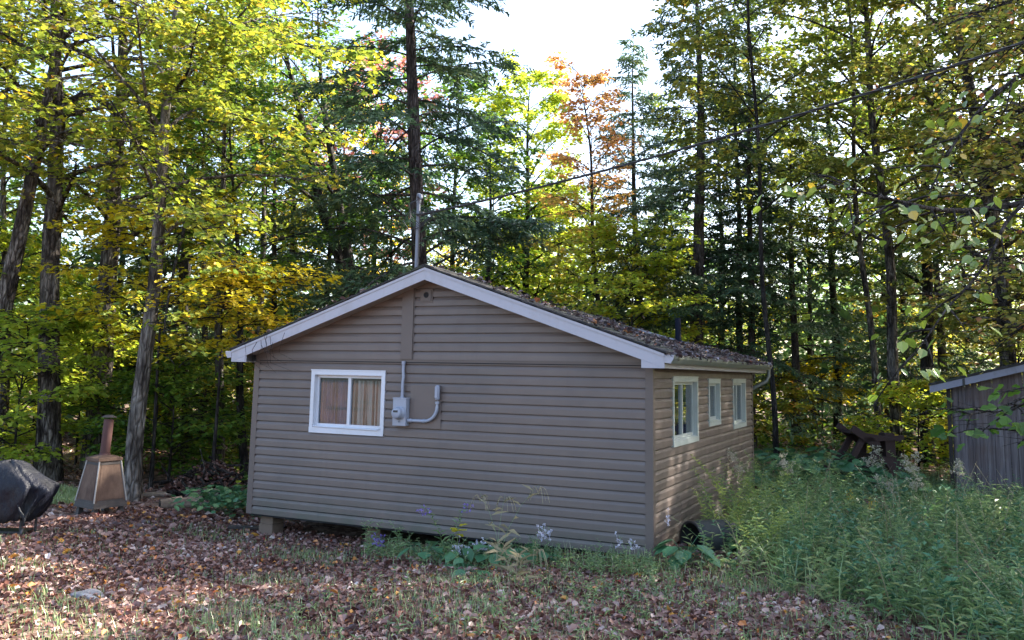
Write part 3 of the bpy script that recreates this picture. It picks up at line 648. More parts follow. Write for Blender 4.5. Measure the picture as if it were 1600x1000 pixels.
def hemlock(seed, H, r0, path=((0, 0, 0), (40, 0, 0)), z0=2.0, nl=60, ll=3.0, ns=13, droop=.28, card=.13, dead=0, conic=.75, wid=.23):
    rg = np.random.default_rng(seed); wood = G(); lv = G()
    TP = trunk_path(H, path, rg, 24, .03)
    tr = r0 * np.clip(1 - TP[:, 2] / H, 0.02, 1) ** .9 + r0 * .3 * np.exp(-TP[:, 2] / .25)
    P2 = TP.copy(); P2[0, 2] = -.35
    wood.tube(P2, tr, 14 if r0 > .1 else 8, rough=barkrough(seed, .09))
    lP = []; lD = []; lN = []; lT = []
    for i in range(nl + dead):
        isdead = i >= nl
        t = (i + rg.uniform(0, 1)) / nl if not isdead else 0
        z = z0 + (H * .985 - z0) * t if not isdead else rg.uniform(.8, z0 + 1)
        b = np.array([np.interp(z, TP[:, 2], TP[:, k]) for k in range(3)]); rb = np.interp(z, TP[:, 2], tr)
        az = i * 2.4 + rg.uniform(-.5, .5)
        Ln = ll * (1 - .93 * t) ** conic * rg.uniform(.6, 1.15) if not isdead else rg.uniform(.4, 1.2)
        el = R(rg.uniform(-8, 40)) if not isdead else R(rg.uniform(-20, 20))
        s = np.linspace(0, 1, 7); d = np.array([math.cos(az) * math.cos(el), math.sin(az) * math.cos(el), math.sin(el)])
        LP = b + np.outer(s, d) * Ln - np.outer(s ** 1.8 * (droop + .1 * rg.random()) * Ln, [0, 0, 1])
        wood.tube(LP, max(rb * .18, .008) * (1 - .85 * s) + .003, 5, cap=False)
        if isdead: continue
        fs = rg.normal(0, .14)
        n2 = max(4, int(ns * (.4 + .6 * Ln / ll)))
        for j in range(n2):
            q = .18 + .82 * (j + rg.uniform(0, .8)) / n2; q = min(q, 1)
            bp = np.array([np.interp(q, s, LP[:, k]) for k in range(3)])
            a2 = az + (1 if j % 2 else -1) * R(rg.uniform(35, 65)) * (1 if q < .95 else .2)
            L2 = Ln * .42 * (1.05 - .75 * q) * rg.uniform(.7, 1.2) + .16
            d2 = np.array([math.cos(a2), math.sin(a2), rg.uniform(-.45, .2)])
            wood.tube(np.array([bp, bp + d2 * L2 * .9]), [.006, .002], 3, cap=False)
            n3 = max(6, int(L2 / (card * .17))); u = (np.arange(n3) + rg.uniform(0, 1, n3)) / n3
            pos = bp + d2 * L2 * u[:, None] - np.outer(u ** 2 * .18 * L2, [0, 0, 1]) + rg.normal(0, .028, (n3, 3))
            sg = np.where(np.arange(n3) % 2, 1, -1); a4 = a2 + sg * R(50) + rg.normal(0, .25, n3)
            lP.append(pos); lD.append(np.stack([np.cos(a4), np.sin(a4), rg.normal(-.25, .35, n3)], 1))
            lN.append(np.stack([rg.normal(0, .45, n3), rg.normal(0, .45, n3), np.ones(n3)], 1))
            lT.append(np.clip(.42 + fs + rg.normal(0, .17, n3) + .15 * u, 0, 1))
    P = np.concatenate(lP); D = np.concatenate(lD); Nn = np.concatenate(lN); T = np.concatenate(lT)
    c = card * rg.uniform(.6, 1.3, len(P)); lv.leaves(P, D, Nn, c, c * wid * 1.6, NEED, T)
    return wood, lv
def tree(name, label, cat, loc, wl, bark, leaf, group=None, rz=0):
    t = thing(name, label, cat, loc, group, rz)
    wl[0].obj('trunk', M[bark], t); wl[1].obj('crown', M[leaf], t); return t
# ------------------------------------------------------------------ trees of the left side
def hero(name, label, u, d, fn, bark, leaf, cat='tree', **kw): return tree(name, label, cat, spot(u, d), fn(**kw), bark, leaf)
hero('maple_tree', 'thick straight maple with rough dark bark between the covered grill and outdoor stove', 76, 19.0, broadleaf, 'bark', 'leaf_yg',
     seed=11, H=15, r0=.25, path=tp(76, 19.0, (500, 80), (200, 84), (0, 90)), z0=5.4, nl=30, ll=4.3, ns=9, nleaf=6, lsize=.115, tmpl=LEAFM, tint=(.55, .2), rise=(5, 40))
hero('maple_tree', 'maple trunk slanting up from the left edge toward the thick straight maple', -62, 18.2, broadleaf, 'bark', 'leaf_yg',
     seed=12, H=13, r0=.22, path=tp(-62, 18.2, (620, -30), (440, 14), (300, 46), (190, 70)), z0=6.6, nl=20, ll=3.6, nleaf=6, lsize=.115, tmpl=LEAFM, tint=(.5, .2))
hero('maple_tree', 'slim young tree standing at the far left edge of the yard', 8, 22, broadleaf, 'bark', 'leaf_g',
     seed=13, H=13, r0=.12, path=tp(8, 22, (400, 6), (60, 12)), z0=4.6, nl=20, ll=2.6, lsize=.12, tint=(.55, .2))
hero('maple_tree', 'dark-barked maple rising just behind the outdoor stove and tilting slightly right', 148, 21.2, broadleaf, 'bark', 'leaf_yg',
     seed=14, H=15, r0=.28, path=tp(148, 21.2, (600, 158), (350, 176), (150, 186)), z0=5.0, nl=26, ll=4.0, nleaf=6, lsize=.12, tmpl=LEAFM, tint=(.52, .2))
hero('maple_tree', 'pale sunlit maple trunk leaning right, just right of the outdoor stove', 205, 16.6, broadleaf, 'bark_pale', 'leaf_yg',
     seed=15, H=14, r0=.16, path=tp(205, 16.6, (620, 220), (450, 234), (300, 250), (130, 268)), z0=4.6, nl=26, ll=4.0, nleaf=6, lsize=.112, tmpl=LEAFM, tint=(.6, .2))
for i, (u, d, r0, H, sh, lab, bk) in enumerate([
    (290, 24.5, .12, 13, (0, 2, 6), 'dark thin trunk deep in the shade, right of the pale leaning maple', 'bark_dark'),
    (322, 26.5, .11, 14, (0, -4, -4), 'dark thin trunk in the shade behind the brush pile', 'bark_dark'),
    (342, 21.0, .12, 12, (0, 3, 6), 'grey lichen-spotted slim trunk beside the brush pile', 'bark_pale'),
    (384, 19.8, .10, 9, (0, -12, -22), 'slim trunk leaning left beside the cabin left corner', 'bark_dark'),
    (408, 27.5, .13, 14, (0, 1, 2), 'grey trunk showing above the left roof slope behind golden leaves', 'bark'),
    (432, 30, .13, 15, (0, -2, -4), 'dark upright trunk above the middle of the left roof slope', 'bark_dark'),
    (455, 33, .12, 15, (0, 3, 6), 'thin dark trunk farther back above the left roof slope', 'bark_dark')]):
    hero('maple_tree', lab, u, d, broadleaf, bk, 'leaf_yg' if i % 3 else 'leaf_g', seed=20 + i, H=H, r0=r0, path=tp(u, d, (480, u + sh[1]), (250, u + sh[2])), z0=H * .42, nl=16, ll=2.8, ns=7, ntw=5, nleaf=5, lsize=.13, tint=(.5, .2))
# forked maple behind the left roof slope
fk = thing('maple_tree', 'forked dark maple whose two stems spread above the left roof slope', 'tree', spot(556, 25))
wd, lf = broadleaf(31, 14, .24, tp(556, 25, (450, 556), (360, 516), (290, 492)), z0=6, nl=15, ll=3.4, lsize=.13, tint=(.4, .2))
w2, l2 = broadleaf(32, 14, .21, tp(558, 25, (450, 560), (370, 536), (280, 522)), z0=6, nl=15, ll=3.4, lsize=.13, tint=(.4, .2))
def merge(a, b):
    n = a.n; a.v += b.v; a.n += b.n
    for k, l in b.f.items(): a.f.setdefault(k, []).extend([(f + n, t, s_, m_) for f, t, s_, m_ in l])
    return a
merge(wd, w2).obj('trunk', M['bark_dark'], fk); merge(lf, l2).obj('crown', M['leaf_g'], fk)
# hemlocks and maples behind the cabin
hero('hemlock_tree', 'tall straight hemlock rising right behind the roof peak and service mast', 658, 20.5, hemlock, 'bark_hem', 'needle', seed=41, H=20, r0=.235, path=tp(660, 20.5, (400, 659), (200, 648), (0, 641)), z0=3.2, nl=100, ll=4.1, ns=20, dead=10, card=.135)
hero('hemlock_tree', 'narrow-topped hemlock standing right of the orange maple', 1003, 32, hemlock, 'bark_hem', 'needle', seed=42, H=15.6, r0=.19, path=tp(1003, 32, (500, 1001), (280, 988), (80, 990)), z0=3.2, nl=95, ll=3.2, ns=13, dead=8, card=.16)
hero('hemlock_tree', 'large hemlock above the vent stack with a stout trunk', 1088, 27, hemlock, 'bark_hem', 'needle', seed=43, H=18, r0=.26, path=tp(1088, 27, (500, 1086), (330, 1096), (100, 1092)), z0=3.4, nl=72, ll=4.0, ns=17, dead=12, card=.145)
hero('hemlock_tree', 'left one of the close pair of slender bare-stemmed hemlocks right of the vent stack', 1158, 29, hemlock, 'bark_hem', 'needle', seed=44, H=17, r0=.14, path=tp(1158, 29, (450, 1156), (200, 1150)), z0=4.0, nl=56, ll=2.6, ns=12, dead=8, card=.155)
hero('hemlock_tree', 'right one of the close pair of slender bare-stemmed hemlocks right of the vent stack', 1176, 28, hemlock, 'bark_hem', 'needle', seed=45, H=16, r0=.14, path=tp(1176, 28, (450, 1173), (200, 1170)), z0=4.4, nl=50, ll=2.6, ns=12, dead=8, card=.155)
hero('hemlock_tree', 'low spreading hemlock with dark boughs reaching over the rusty machine', 1245, 29, hemlock, 'bark_hem', 'needle', seed=46, H=12, r0=.16, z0=1.6, nl=52, ll=4.8, ns=17, card=.155, droop=.35, conic=.6)
hero('hemlock_tree', 'dark hemlock in the shade behind the weathered shed', 1478, 28, hemlock, 'bark_hem', 'needle', seed=47, H=13, r0=.17, z0=1.4, nl=60, ll=3.6, ns=15, card=.155)
hero('hemlock_tree', 'dark hemlock in the shaded gap left of the forked maple', 440, 36, hemlock, 'bark_hem', 'needle', seed=48, H=14, r0=.17, z0=2.0, nl=60, ll=3.4, ns=13, card=.18)
hero('hemlock_tree', 'dark hemlock behind the pale leaning maple at left', 265, 29, hemlock, 'bark_hem', 'needle', seed=49, H=13, r0=.17, z0=1.2, nl=66, ll=3.8, ns=15, card=.16)
hero('maple_tree', 'tall maple with burning orange top and yellow-green lower leaves behind the roof', 944, 28.5, broadleaf, 'bark_dark', 'leaf_orange',
     seed=51, H=12.9, r0=.12, path=tp(950, 28.5, (500, 946), (350, 930), (200, 925), (100, 912)), z0=2.8, nl=34, ll=2.5, ns=8, ntw=5, nleaf=5, lsize=.13, tint=(.1, .25), tfun=lambda P: .75 * smooth(5.5, 9.5, P[:, 2]) - .1,
     rise=(20, 50), shape=lambda t: 1.15 - .75 * t)
hero('maple_tree', 'small yellow-green maple glowing under the orange maple', 985, 26, broadleaf, 'bark_dark', 'leaf_bright', seed=52, H=6.6, r0=.06, z0=1.5, nl=26, ll=2.6, nleaf=8, lsize=.13, tint=(.75, .18))
hero('maple_tree', 'bright yellow-green maple behind the hemlock left of the sky gap', 818, 33, broadleaf, 'bark_dark', 'leaf_bright', seed=53, H=14.2, r0=.18, z0=3.0, nl=42, ll=3.2, nleaf=9, lsize=.15, tint=(.62, .16))
hero('maple_tree', 'dark-stemmed maple showing above the roof just right of the peak', 762, 30, broadleaf, 'bark_dark', 'leaf_g', seed=54, H=11, r0=.15, path=tp(762, 30, (440, 760), (300, 766)), z0=3.4, nl=20, ll=2.8, lsize=.14, tint=(.45, .2))
hero('maple_tree', 'pink-red maple peeking between the leaning maples and the tall hemlock', 575, 33, broadleaf, 'bark_dark', 'leaf_red', seed=55, H=15, r0=.16, z0=6, nl=24, ll=2.9, lsize=.15, tint=(.5, .35))
hero('maple_tree', 'yellow maple low behind the roof between the dark stem and the orange maple', 872, 36, broadleaf, 'bark_dark', 'leaf_bright', seed=56, H=10, r0=.12, z0=1.6, nl=32, ll=3.4, nleaf=8, lsize=.16, tint=(.72, .15))
# right side
hero('maple_tree', 'tall grey maple trunk standing right of the rusty machine', 1402, 24, broadleaf, 'bark', 'leaf_yg', seed=61, H=21, r0=.16, path=tp(1400, 24, (560, 1397), (400, 1386), (250, 1370), (60, 1352)), z0=5.6, nl=42, ll=3.8, nleaf=10, lsize=.13, tint=(.4, .22))
hero('maple_tree', 'thinner grey trunk leaning beside the tall grey maple right of the rusty machine', 1376, 25.5, broadleaf, 'bark', 'leaf_olive', seed=62, H=19, r0=.11, path=tp(1382, 25.5, (560, 1376), (440, 1350), (200, 1340)), z0=5.8, nl=24, ll=3.2, nleaf=9, lsize=.13, tint=(.3, .22))
hero('maple_tree', 'dark maple trunk left of the weathered shed', 1450, 27, broadleaf, 'bark_dark', 'leaf_g', seed=63, H=20, r0=.2, path=tp(1450, 27, (400, 1446), (100, 1452)), z0=4.2, nl=24, ll=3.6, lsize=.13, tint=(.5, .22))
hero('maple_tree', 'broad maple behind the shed with heavy forking limbs and olive brown leaves', 1575, 21.5, broadleaf, 'bark', 'leaf_olive', seed=64, H=19, r0=.22, path=tp(1578, 21.5, (400, 1572), (250, 1535), (60, 1500)), z0=3.8, nl=42, ll=4.2, nleaf=10, lsize=.125, tmpl=LEAFM, tint=(.42, .22))
hero('maple_tree', 'maple with olive and bronze leaves filling the sky right of the gap', 1215, 22.5, broadleaf, 'bark_dark', 'leaf_olive', seed=65, H=19, r0=.075, path=tp(1262, 22.5, (450, 1240), (200, 1225)), z0=6.4, nl=36, ll=3.5, nleaf=10, lsize=.125, tmpl=LEAFM, tint=(.35, .2))
hero('maple_tree', 'green maple with a high crown behind the tall grey trunk', 1310, 31, broadleaf, 'bark_dark', 'leaf_yg', seed=66, H=20, r0=.15, z0=5.5, nl=42, ll=3.9, nleaf=10, lsize=.15, tint=(.42, .2))
hero('birch_tree', 'crowded olive tree beyond the shed at the right edge', 1700, 18.5, broadleaf, 'bark', 'leaf_olive', seed=67, H=17, r0=.18, z0=3.0, nl=38, ll=4.0, nleaf=10, lsize=.12, tmpl=LEAFM, tint=(.45, .22))
# limbs of the thick left maple that arch over the yard, with bright sprays of leaves
def limb_path(pts, d0, d1):
    n = len(pts); P = np.array([at(u, v, d0 + (d1 - d0) * i / (n - 1)) for i, (u, v) in enumerate(pts)])
    t = np.linspace(0, n - 1, n * 5); k = np.ones(5) / 5
    Q = np.stack([np.interp(t, range(n), P[:, c]) for c in range(3)], 1)
    Q2 = np.stack([np.convolve(np.pad(Q[:, c], 2, mode='edge'), k, 'valid') for c in range(3)], 1); Q2[0] = Q[0]; Q2[-1] = Q[-1]
    return Q2
def spray(rg, wood, acc, Q, r0, r1, nsub, lsub, ntw, nleaf, q0=.15, el=(-25, 20), spread=(30, 75), jit=.05, tint=(.5, .2), tilt=.45, hang=.25):
    m = len(Q); s = np.linspace(0, 1, m); wood.tube(Q, r0 + (r1 - r0) * s, 6, cap=False)
    for j in range(nsub):
        q = q0 + (1 - q0) * (j + rg.uniform(0, 1)) / nsub; i = min(int(q * (m - 1)), m - 2)
        b = Q[i] + (Q[i + 1] - Q[i]) * (q * (m - 1) - i); dr = unit(Q[i + 1] - Q[i]); az = math.atan2(dr[1], dr[0]) + (1 if j % 2 else -1) * R(rg.uniform(*spread)); e = R(rg.uniform(*el))
        L = lsub * rg.uniform(.5, 1.2); d = np.array([math.cos(az) * math.cos(e), math.sin(az) * math.cos(e), math.sin(e)])
        s2 = np.linspace(0, 1, 5); SP = b + np.outer(s2, d) * L - np.outer(s2 ** 2 * .2 * L, [0, 0, 1]); wood.tube(SP, .010 * (1 - .8 * s2) + .0015, 4, cap=False)
        for kx in range(ntw):
            tpnt = SP[0] + (SP[-1] - SP[0]) * (.1 + .9 * (kx + rg.random()) / ntw); a3 = az + (1 if kx % 2 else -1) * R(rg.uniform(15, 70)); L3 = rg.uniform(.15, .4)
            d3 = np.array([math.cos(a3), math.sin(a3), rg.uniform(-.3, .2)]); wood.tube(np.array([tpnt, tpnt + d3 * L3]), [.0035, .0012], 3, cap=False)
            nn = max(1, int(rg.poisson(nleaf))); pos = tpnt + d3 * L3 * rg.uniform(.1, 1.1, nn)[:, None] + rg.normal(0, jit, (nn, 3)); a4 = a3 + rg.normal(0, .9, nn)
            acc.append((pos, np.stack([np.cos(a4), np.sin(a4), rg.normal(-hang, .3, nn)], 1), np.stack([rg.normal(0, tilt, nn), rg.normal(0, tilt, nn), np.ones(nn)], 1), np.clip(tint[0] + rg.normal(0, tint[1], nn), 0, 1)))
def acc_leaves(g, rg, acc, size, tmpl, wr=(.75, 1.05)):
    P, D, Nn, T = [np.concatenate([a[k] for a in acc]) for k in range(4)]
    sz = size * rg.uniform(.65, 1.3, len(P)); g.leaves(P, D, Nn, sz, sz * rg.uniform(*wr, len(P)), tmpl, T)
mapleA = bpy.data.objects['maple_tree']
rg = np.random.default_rng(77); wood = G(); lv = G(); acc = []
spray(rg, wood, acc, limb_path([(92, 168), (118, 152), (152, 148), (195, 190), (240, 250), (282, 305), (291, 350), (276, 400), (262, 470), (256, 520)], 18.8, 15), .075, .014, 26, .9, 5, 5, .3)
spray(rg, wood, acc, limb_path([(88, 60), (150, 96), (215, 124), (250, 134), (285, 138), (330, 165), (400, 192), (480, 205)], 18.8, 14), .05, .006, 34, 1.0, 6, 6, .2)
spray(rg, wood, acc, limb_path([(276, 138), (296, 110), (300, 78), (308, 40), (330, 0)], 16.4, 14.5), .03, .006, 22, .9, 6, 6, .1)
spray(rg, wood, acc, limb_path([(86, 30), (160, 30), (260, 40), (360, 52), (460, 66), (540, 90)], 18.9, 13.5), .045, .006, 36, 1.1, 6, 7, .15)
spray(rg, wood, acc, limb_path([(150, 120), (200, 200), (262, 300), (330, 370), (380, 430)], 16.5, 14), .02, .004, 18, .8, 5, 5, .2)
spray(rg, wood, acc, limb_path([(84, 0), (60, -60), (40, 30), (20, 120), (-20, 200)], 18.9, 14), .03, .006, 22, 1.0, 6, 6, .1)
acc_leaves(lv, rg, acc, .115, LEAFM)
wpart(wood, 'branch', M['bark_dark'], mapleA); wpart(lv, 'branch_leaves', M['leaf_yg'], mapleA)

# saplings and sprays of the left undergrowth
def sap(label, u, d, H, ll, leaf, seed, z0=.5, lsize=.11, tint=(.6, .2), nl=18, azr=None, r0=.03, rise=(5, 35), nleaf=6, name='maple_sapling', group=None, ns=7):
    o = tree(name, label, 'sapling', spot(u, d), broadleaf(seed, H, r0, z0=z0, nl=nl, ll=ll, ns=ns, ntw=5, nleaf=nleaf, lsize=lsize, tmpl=LEAFM, tint=tint, azr=azr, rise=rise, sag=.3, tilt=.3), 'bark_dark', leaf)
    if group: o['group'] = group
    return o
sap('young maple with layered golden leaves spreading over the left end of the roof', 330, 17.6, 4.3, 2.2, 'leaf_gold', 101, 2.5, .10, (.42, .2), 14, (-.9, .9), .045)
sap('sapling with flat tiers of lemon yellow leaves above the pale leaning trunk', 235, 18.2, 5.6, 2.4, 'leaf_gold', 102, 2.6, .115, (.28, .16), 17, None, .045)
sap('yellow-green sapling standing between the outdoor stove and the brush pile', 262, 19.0, 2.6, 1.6, 'leaf_g', 103, .3, .11, (.62, .2))
sap('leafy green sapling crowding the left edge behind the covered grill', 20, 18.6, 3.6, 2.0, 'leaf_bright', 104, .4, .12, (.52, .2), 22)
sap('green sapling filling the gap between the two thick maples', 118, 21.8, 3.8, 1.9, 'leaf_bright', 105, .4, .12, (.7, .2), 22)
sap('low green sapling to the right of the pale leaning trunk', 236, 20.6, 2.2, 1.7, 'leaf_g', 106, .3, .12, (.55, .2), 16)
sap('tall thin sapling with yellow leaves near the left corner of the picture', -30, 21, 5.6, 2.4, 'leaf_bright', 107, .8, .12, (.7, .2), 24)
sap('dull green sapling behind the brush pile left of the cabin', 318, 22.5, 2.9, 1.8, 'leaf_yg', 108, .3, .12, (.5, .2), 18)
sap('sapling with orange-tinged leaves beside the cabin left corner', 372, 24, 3.8, 2.0, 'leaf_yg', 109, 1.6, .13, (.75, .2), 16)
sap('bright green sapling farther back between the thick straight trunk and left edge', 50, 26, 5.2, 2.6, 'leaf_bright', 110, .6, .14, (.5, .2), 24)
sap('glowing yellow sapling behind the rusty machine', 1285, 31, 2.8, 1.6, 'leaf_gold', 111, .6, .13, (.3, .18), 11)
sap('yellow-green sapling low beyond the far end of the cabin side wall', 1208, 27, 2.2, 1.4, 'leaf_yg', 112, .3, .13, (.7, .2), 12)
sap('small green sapling between the tall grey maple and the shed', 1436, 23.5, 2.2, 1.5, 'leaf_bright', 113, .3, .12, (.7, .2), 16)
sap('leafy olive sapling leaning over the shed roof', 1600, 21.2, 4.9, 2.1, 'leaf_olive', 114, 1.8, .11, (.45, .2), 20)

# ------------------------------------------------------------------ repeated forest trees
protos = {
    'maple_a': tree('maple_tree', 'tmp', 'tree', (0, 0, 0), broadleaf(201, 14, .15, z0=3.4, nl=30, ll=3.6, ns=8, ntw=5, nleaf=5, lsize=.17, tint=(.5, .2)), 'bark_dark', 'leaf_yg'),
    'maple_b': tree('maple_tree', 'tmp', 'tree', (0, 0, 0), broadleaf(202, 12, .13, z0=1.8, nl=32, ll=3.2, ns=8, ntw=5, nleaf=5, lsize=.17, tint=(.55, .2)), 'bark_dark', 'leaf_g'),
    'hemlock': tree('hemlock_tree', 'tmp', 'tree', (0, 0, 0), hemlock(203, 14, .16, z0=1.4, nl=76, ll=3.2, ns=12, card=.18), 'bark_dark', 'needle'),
}
used = set()
def place(k, u, d, sc, rz, label, leaf=None, group=None, p=None):
    p = spot(u, d) if p is None else p
    if k not in used:
        used.add(k); o = protos[k]; o.location = p; o.rotation_euler = (0, 0, rz); o.scale = (sc, sc, sc); o['label'] = label
        if group: o['group'] = group
        for c in o.children:
            if c.name.startswith('crown') and leaf: c.material_slots[0].link = 'OBJECT'; c.material_slots[0].material = M[leaf]
        return o
    return dup(protos[k], p, rz, sc, label, group, {'crown': M[leaf]} if leaf else None)
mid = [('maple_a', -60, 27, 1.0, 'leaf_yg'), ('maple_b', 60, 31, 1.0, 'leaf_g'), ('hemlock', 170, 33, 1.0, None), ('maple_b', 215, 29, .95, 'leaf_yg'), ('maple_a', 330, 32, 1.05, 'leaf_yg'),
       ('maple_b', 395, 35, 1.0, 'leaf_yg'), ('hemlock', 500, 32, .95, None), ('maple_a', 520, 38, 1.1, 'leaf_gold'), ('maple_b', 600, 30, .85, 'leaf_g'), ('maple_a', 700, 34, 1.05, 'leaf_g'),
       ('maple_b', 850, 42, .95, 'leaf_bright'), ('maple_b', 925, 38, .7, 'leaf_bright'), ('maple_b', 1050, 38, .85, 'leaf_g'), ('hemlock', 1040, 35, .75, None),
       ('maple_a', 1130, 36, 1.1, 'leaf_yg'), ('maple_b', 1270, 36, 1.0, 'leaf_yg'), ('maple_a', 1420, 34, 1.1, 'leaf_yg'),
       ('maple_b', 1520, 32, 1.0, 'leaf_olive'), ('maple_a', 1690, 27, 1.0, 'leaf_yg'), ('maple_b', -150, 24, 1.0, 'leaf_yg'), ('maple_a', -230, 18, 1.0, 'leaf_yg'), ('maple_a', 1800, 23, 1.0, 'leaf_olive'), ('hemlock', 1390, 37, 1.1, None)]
mid_labels = ['maple at the far left, behind the leaning trunk', 'green maple deep in the woods behind the thick straight maple', 'dark hemlock deep in the woods above the outdoor stove', 'yellow-green maple deep in the woods behind the pale leaning maple', 'maple deep in the woods above the golden sapling', 'maple deep in the woods behind the left roof slope', 'hemlock deep in the woods behind the forked maple', 'golden-leaved maple deep in the woods between the forked maple and the roof peak', 'green maple deep in the woods just left of the service mast', 'green maple deep in the woods just right of the tall hemlock', 'yellow-green maple far back under the sky gap', 'low yellow-green maple far back under the orange maple', 'low green maple far back right of the orange maple', 'short hemlock between the narrow-topped hemlock and the stout-trunked one', 'yellow-green maple deep in the woods above the vent stack', 'yellow-green maple deep in the woods behind the low spreading hemlock', 'yellow-green maple deep in the woods behind the tall grey maple trunk', 'olive maple deep in the woods above the shed roof', 'yellow-green maple beyond the right edge behind the shed', 'maple beyond the left edge of the yard', 'nearer maple beyond the left edge whose leaves hang in at top left', 'olive maple beyond the right edge near the shed', 'dark hemlock deep in the woods between the two slim grey trunks and the shed']
for i, (k, u, d, sc, lf_) in enumerate(mid):
    kind = 'hemlock' if k == 'hemlock' else 'maple'
    place(k, u, d, sc, i * 1.7, mid_labels[i], lf_, 'hemlocks deep in the woods' if kind == 'hemlock' else 'maples deep in the woods')
# trees added along the clearing's right edge, beyond the frame, to shade the yard
for i, (x, y, k, sc, lf_, lab) in enumerate([
        (9.2, 3.5, 'maple_b', 1.2, 'leaf_olive', 'olive maple added for shade at the right edge of the clearing, nearest the meadow'), (12.2, 7.0, 'maple_a', 1.2, 'leaf_yg', 'tall yellow-green maple added for shade right of the shed'),
        (14.5, 2.5, 'maple_a', 1.25, 'leaf_yg', 'tall maple added for shade at the right edge of the clearing, two trees behind the meadow'), (9.4, 9.6, 'maple_b', 1.35, 'leaf_g', 'green maple added for shade close behind the right side of the shed'),
        (15.5, 11.5, 'maple_a', 1.3, 'leaf_yg', 'tall maple added for shade well to the right behind the shed'), (17.5, 6.5, 'hemlock', 1.3, None, 'big hemlock added for shade far right of the shed'),
        (12.0, 14.0, 'maple_a', 1.35, 'leaf_olive', 'tall olive maple added for shade behind the shed to the right'), (7.0, 16.5, 'maple_a', 1.4, 'leaf_g', 'tall green maple added for shade straight behind the shed')]):
    place(k, 0, 0, sc, i * 2.1 + .4, lab, lf_, 'trees added for shade along the right edge of the clearing', np.array([x, y, float(gz(x, y))]))

# ------------------------------------------------------------------ the far wood as one mass
rg = np.random.default_rng(300); far = G(); LP, LD, LN_, LT, LS = [], [], [], [], []
for i in range(120):
    az = YAW + R(rg.uniform(-62, 62)); d = rg.uniform(40, 66); x, y = CAM[0] + math.sin(az) * d, CAM[1] + math.cos(az) * d
    if rg.random() < .12: d = 34; 
    z = float(gz(x, y)); H = rg.uniform(4.5, 11) * (d / 50) ** .5; con = rg.random() < .22
    far.tube(np.array([(x, y, z - .3), (x + rg.normal(0, .3), y, z + H * .9)]), [.16, .04], 6, mat=1)
    n = 950; t = rg.random(n) ** .8; rad = (1.9 * (1 - t) ** .8 + .2 if con else 2.6 * np.sqrt(np.clip(1 - (2 * t - .9) ** 2 * .8, .05, 1))) * np.sqrt(rg.random(n))
    ncl = 40; cc = np.stack([rg.normal(0, 1, ncl), rg.normal(0, 1, ncl)], 1); pa = rg.uniform(0, 6.28, n)
    zz = z + .6 + t * H
    zz = np.round(zz / .55) * .55 + rg.normal(0, .13, n)
    P = np.stack([x + np.cos(pa) * rad, y + np.sin(pa) * rad, zz], 1); LP.append(P)
    LD.append(np.stack([np.cos(pa), np.sin(pa), rg.normal(-.2, .3, n)], 1)); LN_.append(np.stack([rg.normal(0, .5, n), rg.normal(0, .5, n), np.ones(n)], 1))
    base = rg.uniform(0, .25) if con else rg.choice([.35, .5, .65, .85]) + rg.normal(0, .05); LT.append(np.clip(base + rg.normal(0, .1, n), 0, 1)); LS.append(rg.uniform(.2, .42, n) * (.8 if con else 1))
# a low tangle of brush that closes the view between the stems
n = 42000; az = YAW + R(1) * rg.uniform(-62, 62, n); d = rg.uniform(30, 60, n); x, y = CAM[0] + np.sin(az) * d, CAM[1] + np.cos(az) * d
LP.append(np.stack([x, y, gz(x, y) + rg.random(n) ** 1.2 * 6.0], 1)); LD.append(rg.normal(0, 1, (n, 3)) * [1, 1, .4]); LN_.append(rg.normal(0, .5, (n, 3)) + [0, 0, 1]); LT.append(np.clip(.5 + .22 * np.sin(az * 23) + rg.normal(0, .15, n), 0, 1)); LS.append(rg.uniform(.2, .45, n))
P, D, Nn, T, L_ = [np.concatenate(a) for a in (LP, LD, LN_, LT, LS)]
far.leaves(P, D, Nn, L_, L_ * .8, LEAF4, T)
M['leaf_far'] = leafmat('mixed_far_foliage', [(0, (.03, .07, .035)), (.25, (.06, .12, .05)), (.45, (.14, .23, .06)), (.7, (.32, .40, .08)), (.9, (.55, .48, .07)), (1, (.55, .3, .05))], trans=.4)
o = far.obj('distant_wood', [M['leaf_far'], M['bark_dark']]); tag(o, 'hazy mass of green and yellow trees deep behind the nearer trunks', 'woods', kind='stuff')

